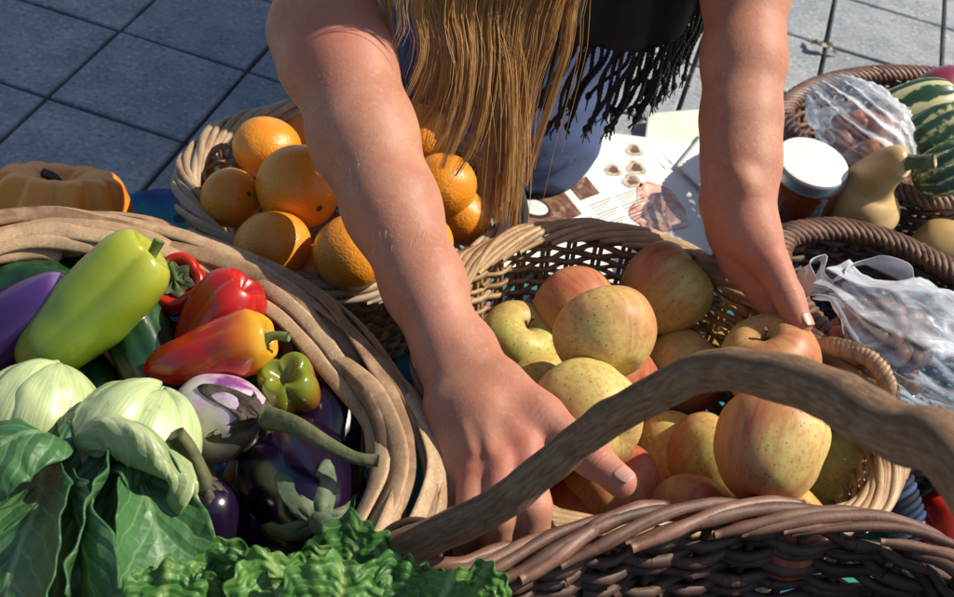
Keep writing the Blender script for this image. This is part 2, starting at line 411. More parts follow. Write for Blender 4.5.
# --- apples
m = Mat('apple_skin', Roughness=.45, Specular_IOR_Level=.3, Subsurface_Weight=.06, Subsurface_Radius=(.01, .004, .001))
oc = m.co(); sx = m.sep(oc); ang = m.math('ARCTAN2', sx[1], sx[0]); rr = m.nd('ShaderNodeObjectInfo', out='Random')
off = m.math('MULTIPLY', rr, 40.)
st = m.noise(1, m.comb(m.math('MULTIPLY', m.math('COSINE', ang), 6.), m.math('MULTIPLY', m.math('SINE', ang), 6.), m.math('ADD', m.math('MULTIPLY', sx[2], 22.), off)), 5, .62, .4)
big = m.noise(24, m.nd('ShaderNodeVectorMath', {0: oc, 1: m.comb(off, off, 0.)}, operation='ADD'), 2)
blush = m.attr('blush')
side = m.math('MULTIPLY', sx[0], 11.)
t = m.math('ADD', m.math('ADD', m.math('MULTIPLY', st, .95), m.math('MULTIPLY', big, 1.0)), m.math('ADD', m.math('MULTIPLY', side, .65), blush)); t = m.math('MULTIPLY', t, .4)
green = m.mix(m.attr('green'), (.56, .475, .14), (.36, .40, .085))
base = m.mix(m.ramp(m.noise(30), [(.35, 0.), (.7, .6)]), green, (.66, .50, .17))
c = m.mix(m.ramp(t, [(.31, 0.), (.41, .26), (.51, .60), (.66, .95)]), base, (.40, .075, .055))
c = m.mix(m.ramp(t, [(.56, 0.), (.8, .85)]), c, (.26, .014, .02))
fm = m.noise(210, detail=4, rough=.7); c = m.mix(m.ramp(fm, [(.40, .45), (.54, 0.)]), c, (.44, .15, .06)); sp = m.voro(170); c = m.mix(m.ramp(sp, [(.10, .75), (.17, 0.)]), c, (.17, .08, .03))
ru = m.noise(55, detail=6, rough=.7); c = m.mix(m.ramp(ru, [(.60, 0.), (.72, .45)]), c, (.26, .14, .05))
rad = m.math('SQRT', m.math('ADD', m.math('MULTIPLY', sx[0], sx[0]), m.math('MULTIPLY', sx[1], sx[1])))
top = m.math('GREATER_THAN', sx[2], .0)
rad = m.math('ADD', rad, m.math('MULTIPLY', m.math('SUBTRACT', m.noise(90), .5), .007))
c = m.mix(m.math('MULTIPLY', top, m.ramp(rad, [(.003, .9), (.0085, 0.)])), c, (.20, .13, .035))
m.set('Base_Color', c); m.bump(m.noise(120), .12, .0006); m.set('Roughness', m.ramp(ru, [(.4, .42), (.7, .58)])); APPLE = m.m
m = Mat('twig', Roughness=.8); m.set('Base_Color', m.ramp(m.noise(300), [(.3, (.05, .028, .012)), (.7, (.14, .085, .04))])); TWIG = m.m
def apple(px, py, wpx, R, ax, label, blush=0., green=0., squash=.88, spin=0., stem=True, dd=0.):
    d = 2*R*FPX/wpx+dd
    pr = [(.70, .0), (.75, .05), (.84, .14), (.93, .31), (.95, .50), (.82, .76), (.50, .96), (.1, 1.), (-.3, .93), (-.65, .74), (-.86, .50), (-.91, .30), (-.89, .15), (-.86, .0)]
    g = lathe([(z*squash*R, r*R) for z, r in pr], 46, 60, 5, .035, lambda f: f**2, seed=int(px), lump=.03)
    mb = MB(); mb.grid(g, cv=True)
    o = put(mb, 'apple', APPLE, P(px, py, d), ax, spin); o['blush'] = float(blush); o['green'] = float(green)
    tag(o, label, 'apple', 'apples heaped in the tan basket')
    if stem:
        mb = MB(); k = np.linspace(0, 1, 7); mb.tube(np.c_[.10*R*k**2, .03*R*k, R*squash*(.58+.46*k)], R*(.035+.02*k**3), 7)
        put(mb, 'stem', TWIG, None, None, parent=o)
    return o
apple(516, 346, 84, .036, cax(.40, .62, .62), 'yellow green apple at the left edge of the heap with its stem dimple up', -.15, .7, .92)
apple(577, 312, 88, .038, cax(-.5, .6, -.5), 'shaded reddish apple at the back against the basket wall', .28, .2, .9, 2.)
apple(607, 337, 104, .0405, cax(-.25, .75, -.45), 'yellow apple with pink flush in the middle of the top row', .0, .1, .84, 2.4, False)
apple(664, 291, 92, .0405, cax(.72, .68, .1), 'streaky dull red and green apple highest at the back beside the wrist', .20, .75, .96, .5)
apple(711, 352, 74, .035, cax(-.3, .8, .4), 'greenish brown apple half hidden behind the apple with the deep stem dimple', .05, .8, .9, 1.)
apple(590, 418, 112, .042, cax(-.5, .3, -.8), 'large pale yellow apple with a red cheek under the branch, above the thumb', -.02, .05, .98, -.9, False)
apple(772, 366, 98, .041, cax(-.30, .72, .50), 'pink flushed apple with deep stem dimple facing the viewer beside the fingertip', .16, .25, .95, 1.2)
apple(675, 457, 87, .0365, cax(.25, -.5, .3), 'smooth clear yellow apple in front below the middle of the branch', -.35, .05, 1.12, 2.2, False)
apple(769, 449, 112, .0415, cax(.3, .75, -.3), 'big yellow and red speckled apple tapering downward below the branch', .05, .1, 1.04, .6, False)
apple(836, 464, 86, .036, cax(-.5, -.5, -.3), 'olive green apple at the far right of the heap beside the basket wall', -.35, 1., 1.0, 3.0, False, .03)
apple(589, 520, 96, .0375, cax(.1, .75, -.4), 'orange red apple in front directly below the thumb tip', .42, .0, .9, .3, False)
apple(678, 543, 84, .035, cax(.2, .6, .3), 'pale pinkish apple just peeping over the dark rim', .05, .1, .9, 1., False)
apple(776, 540, 98, .036, cax(.1, .7, .3), 'crimson topped apple low in front behind the dark rim', .65, .1, .9, .2, False)
apple(664, 356, 66, .036, cax(.4, .5, .4), 'deep crimson apple wedged in the gap of the heap', 1.2, .0, .9, .5, False, .05)
for (x, y, z, l, b) in [(.06, .72, .125, 'shadowed apple under the left side of the heap near the hand', .3), (.135, .70, .135, 'shadowed apple beneath the middle of the heap', .5), (.215, .76, .13, 'shadowed apple under the heap near the right basket wall', .2),
                        (.13, .82, .13, 'shadowed apple low at the back of the heap', .4), (.27, .70, .13, 'shadowed apple low at the right front of the heap', .3), (.20, .68, .14, 'shadowed apple low in front below the speckled apple', .5), (.07, .80, .12, 'shadowed apple low at the left back of the heap', .1), (.19, .86, .125, 'shadowed apple at the back under the right hand', .2), (.08, .88, .11, 'shadowed apple deep at the back wall of the tan basket', .25), (.26, .80, .13, 'shadowed apple at the right back of the heap', .2), (.03, .73, .15, 'shadowed apple beside the reaching hand', .0)]:
    o = apple(477, 300, 100, .038, (random.uniform(-1, 1), random.uniform(-1, 1), .6), l, b, .3, .9, random.random()*6, False); o.location = (x, y, z-.005)

# --- oranges
m = Mat('orange_peel', Roughness=.38, Specular_IOR_Level=.5, Subsurface_Weight=.08, Subsurface_Radius=(.01, .004, .001))
n = m.noise(20, detail=3); v = m.voro(420)
c = m.ramp(n, [(.3, (.66, .20, .008)), (.7, (.80, .31, .02))]); br = m.noise(38, detail=7, rough=.75)
c = m.mix(m.ramp(br, [(.60, 0.), (.74, .55)]), c, (.34, .13, .02)); c = m.mix(m.ramp(v, [(.0, .3), (.4, 0.)]), c, (.45, .12, .005))
m.set('Base_Color', c); m.bump(m.math('ADD', m.math('MULTIPLY', v, -.7), m.noise(60)), .38, .0012); PEEL = m.m
m = Mat('calyx_green', Roughness=.8); m.set('Base_Color', m.ramp(m.noise(260), [(.3, (.025, .04, .012)), (.7, (.10, .12, .045))])); CALYX = m.m
def orange(px, py, wpx, R, ax, label, squash=.93, button=True, dd=0.):
    d = 2*R*FPX/wpx+dd; a = np.linspace(0, PI, 16); pr = [(math.cos(t)*squash*R*(1-.06*math.exp(-(t/.3)**2)), math.sin(t)*R) for t in a]
    pr[0] = (pr[0][0], 0); pr[-1] = (pr[-1][0], 0)
    mb = MB(); mb.grid(lathe(pr, 40, 52, seed=int(px), lump=.022), cv=True); o = put(mb, 'orange', PEEL, P(px, py, d), ax, px)
    tag(o, label, 'orange', 'oranges in the oval basket')
    if button:
        mb = MB(); z = R*squash*.94; k = np.arange(20)*2*PI/20; r = R*.08*(1+.14*np.cos(5*k))
        mb.grid(np.stack([np.stack([q*r*np.cos(k), q*r*np.sin(k), np.full(20, z+h*R)], -1) for q, h in ((1.2, -.02), (1., .015), (.55, .03), (.4, .0), (.35, .05), (.0, .05))]), cv=True)
        put(mb, 'stem_button', CALYX, None, None, parent=o)
    return o
orange(267, 148, 70, .0326, cax(.3, .7, .3), 'orange at the back left of the oval basket touching the woven rim', .88, False)
orange(299, 187, 86, .038, cax(.55, -.55, .55), 'largest orange on top of the pile, next to the forearm', .98, True)
orange(231, 198, 61, .0272, cax(.72, .1, .62), 'small orange at the left rim with its green button facing sideways', .96)
orange(272, 247, 78, .0335, cax(.2, -.6, -.5), 'orange in the front left of the oval basket behind the split rim', .9, False)
orange(352, 252, 78, .033, cax(.1, -.5, -.6), 'orange in the front half hidden by the forearm, left side', .95, False)
orange(443, 186, 68, .0312, cax(.2, .85, .35), 'bright orange under the hanging hair ends, right of the arm', .98, False)
orange(462, 216, 60, .0275, cax(.5, .5, .1), 'shaded orange at the right rim behind the hair covered orange', .95, False, .02)
orange(426, 242, 56, .0245, cax(.2, .5, .4), 'smallest orange, low between the forearm and the right rim', .95, False)
orange(420, 134, 62, .030, cax(.2, .5, .4), 'dark shaded orange at the back behind the hair', .95, False)
orange(318, 272, 60, .0255, cax(.2, .5, .4), 'deep shaded orange low in the gap between the two front oranges', .95, False, .03)
orange(305, 138, 60, .0295, cax(.2, .5, .4), 'pale sliver of orange at the back rim beside the upper arm', .95, False, .02)
orange(385, 190, 76, .0345, cax(.2, .5, .4), 'orange hidden behind the forearm in the middle of the pile', .95, False, .02)
for (x, y, z, l) in [(-.20, .93, .08, 'shadowed orange in the bottom layer at the left'), (-.13, .95, .075, 'shadowed orange in the bottom layer in the middle'), (-.06, .96, .075, 'shadowed orange in the bottom layer at the right')]:
    orange(300, 200, 80, .037, (0, .3, 1), l, .95, False).location = (x, y, z)

# --- skins for the vegetables
def skin(name, stops, scale=12, rough=.32, spots=None, coat=.12, axis=None, lo=0., hi=1., amp=.25):
    m = Mat(name, Roughness=rough, Coat_Weight=coat, Coat_Roughness=.2, Subsurface_Weight=.04, Subsurface_Radius=(.008, .004, .002))
    n = m.noise(scale, detail=4)
    if axis is None: f = n
    else:
        f = m.nd('ShaderNodeMapRange', {'Value': m.sep(m.co())[2], 'From Min': lo, 'From Max': hi})
        f = m.math('ADD', f, m.math('MULTIPLY', m.math('SUBTRACT', n, .5), amp))
    c = m.ramp(f, stops)
    if spots: c = m.mix(m.ramp(m.noise(70, detail=6, rough=.7), [(.6, 0.), (.7, spots[0])]), c, spots[1])
    m.set('Base_Color', c); m.set('Roughness', m.math('ADD', rough-.06, m.math('MULTIPLY', m.noise(40, detail=6), .14))); m.bump(m.noise(55, detail=3), .12, .001); return m.m
def veg(name, prof, mat, loc, ax, label, cat, spin=0., bend=0., group=None, **kw):
    g = lathe(prof, kw.pop('nu', 60), kw.pop('nv', 64), **kw)
    if bend: g[..., 0] += bend*(g[..., 2]**2)
    mb = MB(); mb.grid(g, cv=True); o = put(mb, name, mat, loc, ax, spin); tag(o, label, cat, group); return o
def stalk(parent, pts, r, mat=None, name='stem', n=16, ridges=0):
    p = crv(np.c_[np.asarray(pts, float), np.asarray(r, float)], n); mb = MB(); mb.tube(p[:, :3], p[:, 3], 12)
    if ridges:
        v = mb.v[0].reshape(n, 12, 3); c_ = p[:, None, :3]; mb.v[0] = (c_+(v-c_)*(1+.13*np.cos(np.arange(12)*2*PI/12*ridges))[None, :, None]).reshape(-1, 3)
    return put(mb, name, mat or STEMG, None, None, parent=parent)
m = Mat('green_stalk', Roughness=.55); m.set('Base_Color', m.ramp(m.noise(60, detail=5), [(.3, (.045, .09, .02)), (.7, (.16, .22, .06))])); m.bump(m.noise(200), .3, .001); STEMG = m.m
RED = skin('red_pepper_skin', [(.3, (.30, .006, .004)), (.7, (.46, .014, .008))], 20)
s = .055  # long yellow-green pepper
A, Bq = P(36, 352, 1.0), P(140, 275, 1.0); L = np.linalg.norm(Bq-A)+.02
GP = skin('green_pepper_skin', [(.0, (.16, .25, .018)), (.5, (.20, .29, .02)), (.85, (.29, .34, .025)), (1., (.36, .36, .045))], 14, .2, (.3, (.10, .15, .01)), axis=2, lo=-.07, hi=.07)
o = veg('green_pepper', [(.052, 0), (.056, .006), (.063, .014), (.064, .022), (.052, .0295), (.03, .032), (0, .0315), (-.03, .0275), (-.05, .021), (-.064, .012), (-.068, .005), (-.068, 0)], GP, P(92, 312, .985), cax(.74, .66, .05), 'long yellow green pepper lying across the left basket', 'pepper', 1.1, bend=1.0, group='peppers in the left basket', lob=3, lobamp=.26, lobfn=lambda f: 1-f*.6, lump=.06, lumps=1.7)
stalk(o, [(0, 0, .05), (.002, .001, .062), (.006, .001, .074)], [.006, .004, .0045])
# round red pepper with sunken calyx
o = veg('red_pepper', [(.006, 0), (.007, .006), (.012, .012), (.017, .0165), (.0165, .021), (.006, .0245), (-.012, .022), (-.028, .015), (-.034, .006), (-.035, 0)], RED, P(178, 285, 1.035), cax(.05, .25, .95), 'small round red pepper showing its sunken dark green calyx', 'pepper', 0, group='peppers in the left basket', lob=4, lobamp=.10, lump=.04)
mb = MB(); k = np.arange(24)*2*PI/24; mb.grid(np.stack([np.stack([q*.013*(1+.2*np.cos(6*k)+.05*np.cos(11*k))*np.cos(k), q*.013*(1+.2*np.cos(6*k))*np.sin(k), np.full(24, z)+.0012*np.cos(6*k)], -1) for q, z in ((1.05, .0145), (.95, .0155), (.6, .0125), (.3, .013), (0, .015))]), cv=True)
put(mb, 'calyx', CALYX, None, None, parent=o, solid=.001); stalk(o, [(0, 0, .012), (-.002, .004, .02), (-.006, .010, .027)], [.003, .0026, .003])
# red pepper behind
veg('red_pepper', [(.036, 0), (.042, .01), (.043, .018), (.03, .027), (.005, .029), (-.02, .025), (-.034, .015), (-.038, 0)], RED, P(215, 327, 1.005), cax(.55, .7, .25), 'plain glossy red pepper with two lobes behind the long red one', 'pepper', .3, group='peppers in the left basket', lob=3, lobamp=.3, lump=.05)
# long red-yellow pepper
RY = skin('red_yellow_pepper_skin', [(.0, (.34, .008, .003)), (.68, (.46, .018, .004)), (.84, (.56, .12, .008)), (.98, (.58, .30, .02))], 22, .2, axis=2, lo=-.05, hi=.046, amp=.35)
o = veg('red_pepper', [(.036, 0), (.038, .008), (.043, .013), (.044, .018), (.034, .0235), (.015, .0235), (-.01, .0215), (-.03, .0175), (-.046, .011), (-.053, .004), (-.054, 0)], RY, P(213, 355, .965), cax(.93, .27, .15), 'long red pepper turning yellow at its stem end', 'pepper', .6, bend=1.2, group='peppers in the left basket', lob=3, lobamp=.16, lobfn=lambda f: 1-f*.7, lump=.07, lumps=2.4)
mb = MB(); k = np.arange(20)*2*PI/20; mb.grid(np.stack([np.stack([q*.009*(1+.15*np.cos(5*k))*np.cos(k), q*.009*(1+.15*np.cos(5*k))*np.sin(k), np.full(20, z)], -1) for q, z in ((1.05, .040), (.8, .0415), (.4, .0415), (.3, .045))]), cv=True)
put(mb, 'calyx', STEMG, None, None, parent=o); stalk(o, [(0, 0, .038), (.001, 0, .048), (-.003, .0, .059)], [.005, .0034, .0036])
# green-red tomato pepper
TP = skin('turning_pepper_skin', [(.0, (.24, .03, .006)), (.6, (.26, .09, .012)), (.85, (.20, .18, .016)), (1., (.16, .19, .016))], 26, .16, axis=2, lo=-.024, hi=.016, amp=.8)
o = veg('small_pepper', [(.010, 0), (.013, .005), (.019, .012), (.019, .018), (.008, .0235), (-.008, .022), (-.022, .014), (-.028, .004), (-.028, 0)], TP, P(290, 388, .965), cax(-.15, .55, .75), 'small squat pepper ripening from olive green to red', 'pepper', .5, group='peppers in the left basket', lob=4, lobamp=.26, lump=.05)
# eggplants
EGG = skin('eggplant_skin', [(.0, (.004, .002, .008)), (.6, (.010, .004, .018)), (1., (.022, .008, .05))], 9, .2, coat=.2)
EGP = skin('purple_eggplant_skin', [(.0, (.010, .004, .03)), (.6, (.035, .010, .085)), (.9, (.08, .03, .16)), (1., (.34, .26, .36))], 12, .2, coat=.4, axis=2, lo=-.08, hi=.072, amp=.3)
EGW = skin('white_purple_eggplant_skin', [(.40, (.66, .60, .54)), (.52, (.56, .42, .50)), (.6, (.26, .08, .28)), (.8, (.13, .03, .17))], 26, .25, coat=.3)
m = Mat('dry_calyx', Roughness=.75); m.set('Base_Color', m.ramp(m.noise(70, detail=7, rough=.7), [(.3, (.015, .010, .008)), (.5, (.055, .038, .024)), (.72, (.12, .095, .055))])); m.bump(m.noise(160, detail=5), .7, .0025); DRYC = m.m
m = Mat('grey_green_calyx', Roughness=.7); m.set('Base_Color', m.ramp(m.noise(70, detail=6), [(.3, (.04, .06, .028)), (.55, (.11, .145, .075)), (.75, (.17, .20, .11))])); m.bump(m.noise(150, detail=5), .6, .002); GGC = m.m
m = Mat('olive_stalk', Roughness=.7); m.set('Base_Color', m.ramp(m.noise(50, detail=6), [(.3, (.035, .04, .015)), (.5, (.09, .10, .035)), (.7, (.15, .12, .06))])); m.bump(m.noise(150, detail=5), .6, .002); OLS = m.m
def calyx(parent, z, R, mat, lobes=5, drop=.03, solid=.002, deep=.5, seed=0):
    k = np.arange(60)*2*PI/60; q = np.linspace(.12, 1, 12)[:, None]; ln = 1+deep*np.cos(lobes*k+seed)[None]+.15*np.cos(3*k+1)[None]
    r = R*q*ln; zz = z-drop*(q*ln)**2+.004*np.cos(lobes*k)[None]*q+.0025*fbm(np.stack([q*3+0*k, np.cos(k)*2+0*q, np.sin(k)*2+0*q], -1), int(seed*7))
    mb = MB(); mb.grid(np.stack([r*np.cos(k), r*np.sin(k), zz], -1), cv=True); put(mb, 'calyx', mat, None, None, parent=parent, solid=solid)
egp = lambda L, R: [(L*.5, 0), (L*.49, R*.3), (L*.42, R*.55), (L*.28, R*.72), (L*.05, R*.92), (-L*.18, R), (-L*.36, R*.85), (-L*.46, R*.5), (-L*.5, 0)]
o = veg('eggplant', egp(.075, .033), EGW, P(224, 418, .945), cax(.55, .02, .55), 'round white and purple eggplant with a dry brown calyx and long curved stem', 'eggplant', group='eggplants in the left basket', lump=.03)
calyx(o, .043, .022, DRYC, 5, .019, .003, .28, 3.2)
inv = basis(cax(.55, .02, .55)).inverted()
def loc(v): return tuple(inv @ Vector(v))
stp = [P(268, 418, .905), P(296, 426, .888), P(330, 446, .878), P(356, 458, .876), P(379, 461, .876)]
stalk(o, [loc(p-P(224, 418, .945)) for p in stp], [.0092, .0070, .0056, .0046, .0046], OLS, n=24, ridges=4)
o = veg('eggplant', egp(.10, .034), EGG, P(212, 545, .915), cax(.0, .9, .5), 'black eggplant with an upright green stem and shrivelled brown calyx', 'eggplant', group='eggplants in the left basket', lump=.03)
calyx(o, .052, .020, DRYC, 5, .022, .003, .4, 2)
stalk(o, [(0, 0, .046), (.002, .0, .060), (.006, -.004, .080), (.012, -.008, .094)], [.008, .006, .0052, .0056], OLS, n=20, ridges=4)
o = veg('eggplant', egp(.12, .042), EGG, P(300, 484, .935), cax(.3, -.25, .85), 'fat black eggplant with a pale grey green calyx in the middle front', 'eggplant', group='eggplants in the left basket', lump=.02)
calyx(o, .066, .024, GGC, 5, .020, .003, .4, .5); stalk(o, [(0, 0, .06), (.002, 0, .072), (.006, .0, .08)], [.009, .008, .007], GGC)
o = veg('eggplant', egp(.13, .032), EGP, P(8, 330, 1.0), cax(.75, .5, .25), 'long violet eggplant at the left edge below the dark cucumber', 'eggplant', group='eggplants in the left basket', lump=.02)
calyx(o, .065, .014, GGC, 5, .012, .002, .3); stalk(o, [(0, 0, .06), (.002, 0, .075), (.006, .003, .083)], [.007, .005, .005], GGC)
for x, y, d_, ax, l in [(255, 540, .95, (.6, .1, .4), 'black eggplant buried under the greens in front'), (330, 430, .99, (.3, .6, -.3), 'black eggplant in the shade under the small squat pepper'), (140, 420, 1.0, (.7, .3, .3), 'black eggplant in the shade behind the pale bok choy'), (120, 560, .98, (.7, .3, .3), 'black eggplant deep below the bok choy leaves')]:
    veg('eggplant', egp(.13, .036), EGG, P(x, y, d_), cax(*ax), l, 'eggplant', group='eggplants in the left basket')
# zucchini and cucumber
ZU = skin('zucchini_skin', [(.3, (.008, .03, .012)), (.55, (.018, .06, .02)), (.75, (.04, .11, .03))], 45, .2, coat=.35)
zp = lambda L, R: [(L*.5, 0), (L*.5, R*.45), (L*.44, R*.62), (L*.3, R*.9), (0, R), (-L*.35, R*.95), (-L*.47, R*.6), (-L*.5, 0)]
veg('zucchini', zp(.15, .026), ZU, P(152, 365, 1.01), cax(.42, -.8, .2), 'dark green zucchini with a long highlight under the red pepper', 'zucchini', lob=8, lobamp=.05, lump=.03)
veg('zucchini', zp(.14, .02), ZU, P(95, 385, 1.02), cax(.6, -.7, .2), 'second thinner dark green zucchini between pepper and bok choy', 'zucchini', lob=8, lobamp=.05)
veg('cucumber', zp(.14, .021), ZU, P(8, 282, 1.03), cax(.95, -.1, .2), 'dark bumpy cucumber in the top left of the basket', 'cucumber', lob=7, lobamp=.05, lump=.06, lumps=6)
veg('zucchini', zp(.15, .024), ZU, P(60, 282, 1.06), cax(.9, .2, .1), 'dark green zucchini against the wall behind the yellow green pepper', 'zucchini', lob=8, lobamp=.05)
# pumpkin behind the left basket
PK = skin('pumpkin_skin', [(.3, (.60, .16, .008)), (.5, (.72, .24, .015)), (.75, (.74, .31, .04))], 16, .42, (.35, (.30, .16, .05)), coat=.05)
g = lathe([(.032, 0), (.034, .01), (.043, .03), (.040, .052), (.015, .068), (-.02, .066), (-.045, .045), (-.05, 0)], 50, 110, lob=11, lobamp=.16, lump=.05, seed=2)
mb = MB(); mb.grid(g, cv=True); o = put(mb, 'pumpkin', PK, P(56, 218, 1.225), cax(.12, .95, .25)); tag(o, 'ribbed orange pumpkin on the cloth behind the left basket', 'pumpkin')
stalk(o, [(0, 0, .03), (.004, 0, .038), (.014, -.004, .041)], [.007, .0045, .004], DRYC, ridges=5)
# pale gourds
GD = skin('gourd_skin', [(.3, (.42, .27, .095)), (.7, (.55, .39, .17))], 25, .4, (.4, (.30, .17, .06)), coat=.05)
gp = crv([np.r_[P(858, 236, 1.41), .002], np.r_[P(859, 232, 1.41), .026], np.r_[P(860, 216, 1.40), .0395], np.r_[P(862, 200, 1.385), .037], np.r_[P(870, 183, 1.37), .0265], np.r_[P(886, 168, 1.345), .020], np.r_[P(900, 161, 1.33), .0172], np.r_[P(906, 160, 1.325), .011], np.r_[P(908, 160, 1.325), .002]], 70)
mb = MB(); mb.tube(gp[:, :3], gp[:, 3], 40); gb = P(860, 220, 1.40); o = mb.build('gourd', GD, None, gb); tag(o, 'pale tan gourd with a bent neck and cut stem leaning against the jar', 'gourd')
st = crv([np.r_[P(902, 162, 1.33), .0112], np.r_[P(915, 162, 1.315), .0075], np.r_[P(935, 161, 1.305), .0078]], 14)
mb = MB(); mb.tube(st[:, :3]-gb, st[:, 3], 7); mb.build('stem', GGC, o); mb = MB(); mb.tube([st[-1, :3]-gb, st[-1, :3]-gb+(st[-1, :3]-st[-2, :3])*.25], .0065, 10); mb.build('stem_cut', GD, o)
veg('gourd', [(.055, 0), (.053, .015), (.03, .034), (0, .038), (-.03, .03), (-.045, 0)], GD, P(948, 256, 1.41), cax(.8, -.3, .2), 'smooth pale oval gourd at the right edge behind the dark basket rim', 'gourd')
# striped squash in the back basket
m = Mat('striped_squash_skin', Roughness=.35); sx = m.sep(m.co()); ang = m.math('ARCTAN2', sx[1], sx[0])
ang = m.math('ADD', ang, m.math('MULTIPLY', m.noise(35, detail=3), .5)); f = m.math('SINE', m.math('MULTIPLY', ang, 8.)); f = m.math('ADD', f, m.math('MULTIPLY', m.math('SUBTRACT', m.noise(150, detail=4), .5), 2.2))
m.set('Base_Color', m.ramp(m.math('ADD', m.math('MULTIPLY', f, .5), .5), [(.35, (.025, .07, .03)), (.5, (.06, .12, .05)), (.6, (.48, .45, .22)), (.8, (.58, .53, .28))])); SQ = m.m
sq = [(.055, 0), (.053, .012), (.045, .026), (.02, .036), (-.02, .036), (-.045, .026), (-.055, .010), (-.055, 0)]
veg('squash', sq, SQ, P(912, 116, 1.47), cax(.9, .35, .2), 'cream and green striped squash behind, nearest the plastic bag', 'squash', group='striped squash', lob=8, lobamp=.12)
m2 = Mat('green_squash_skin', Roughness=.35); sx = m2.sep(m2.co()); ang = m2.math('ADD', m2.math('ARCTAN2', sx[1], sx[0]), m2.math('MULTIPLY', m2.noise(30, detail=3), .4)); n = m2.math('ADD', m2.math('MULTIPLY', m2.math('SINE', m2.math('MULTIPLY', ang, 10.)), .13), m2.noise(140, detail=5)); m2.set('Base_Color', m2.ramp(n, [(.42, (.02, .055, .03)), (.55, (.05, .11, .045)), (.66, (.42, .42, .19)), (.8, (.52, .48, .24))])); m2.bump(m2.noise(60), .2, .002)
sq = [(z*.74, r*.74) for z, r in sq]
veg('squash', sq, m2.m, P(934, 133, 1.42), cax(.8, .45, .1), 'dark green mottled squash with pale flecks, middle of the back basket', 'squash', .4, group='striped squash', lob=8, lobamp=.2)
veg('squash', sq, m2.m, P(952, 168, 1.38), cax(.8, .3, .2), 'dark green mottled squash lowest at the right picture edge', 'squash', 1., group='striped squash', lob=8, lobamp=.2)
ON = skin('red_onion_skin', [(.3, (.16, .012, .03)), (.7, (.26, .03, .06))], 18, .3)
veg('red_onion', [(.035, 0), (.033, .008), (.024, .02), (.008, .031), (-.01, .031), (-.025, .019), (-.03, 0)], ON, P(942, 94, 1.52), cax(.3, .6, .1), 'shiny dark red onion at the back right basket rim', 'onion')
TOM = skin('tomato_skin', [(.3, (.42, .016, .006)), (.7, (.52, .03, .01))], 14, .2)
veg('tomato', [(.029, 0), (.031, .012), (.026, .029), (0, .041), (-.024, .031), (-.034, 0)], TOM, P(953, 530, 1.19), cax(.2, .7, .3), 'bright red tomato at the right edge behind the dark front rim', 'tomato', lob=5, lobamp=.05)
# ------------------------------------------------------------------ leaves
def leafmat(name, dark, light, vein, veinw=.02, side=9., rough=.4, edge=None, trans=.25, mott=.5):
    m = Mat(name, Roughness=rough)
    uv = m.sep(m.co('UV')); u, v = uv[0], m.math('SUBTRACT', uv[1], .5); av = m.math('ABSOLUTE', v)
    n = m.noise(30, detail=5); c = m.ramp(n, [(.3, dark), (.7, light)])
    wob = m.math('MULTIPLY', m.math('SUBTRACT', m.noise(14, detail=3), .5), .34)
    mid = m.math('SUBTRACT', av, m.math('MULTIPLY', m.math('SUBTRACT', 1.15, u), veinw))
    fr = m.math('FRACT', m.math('MULTIPLY', m.math('ADD', m.math('SUBTRACT', u, m.math('MULTIPLY', av, .75)), wob), side))
    sv = m.math('ABSOLUTE', m.math('SUBTRACT', fr, .5)); sv = m.math('SUBTRACT', sv, m.math('MULTIPLY', m.math('SUBTRACT', .5, av), .07))
    fine = m.voro(110, feature='DISTANCE_TO_EDGE')
    c = m.mix(m.ramp(fine, [(.0, mott*.5), (.12, 0.)]), c, light)
    c = m.mix(m.ramp(sv, [(-.02, .5), (.07, 0.)]), c, vein); c = m.mix(m.ramp(mid, [(.0, .9), (.03, 0.)]), c, vein)
    if edge: c = m.mix(m.ramp(av, [(.43, 0.), (.5, .8)]), c, edge)
    m.set('Base_Color', c); m.bump(m.math('ADD', m.math('MULTIPLY', sv, 2.), m.math('ADD', fine, m.noise(45))), .4, .003)
    if trans:
        out = m.t.nodes['Material Output']; tb = m.t.nodes.new('ShaderNodeBsdfTranslucent'); m.t.links.new(c, tb.inputs[0])
        mx = m.t.nodes.new('ShaderNodeMixShader'); mx.inputs[0].default_value = trans
        m.t.links.new(m.b.outputs[0], mx.inputs[1]); m.t.links.new(tb.outputs[0], mx.inputs[2]); m.t.links.new(mx.outputs[0], out.inputs[0])
    return m.m
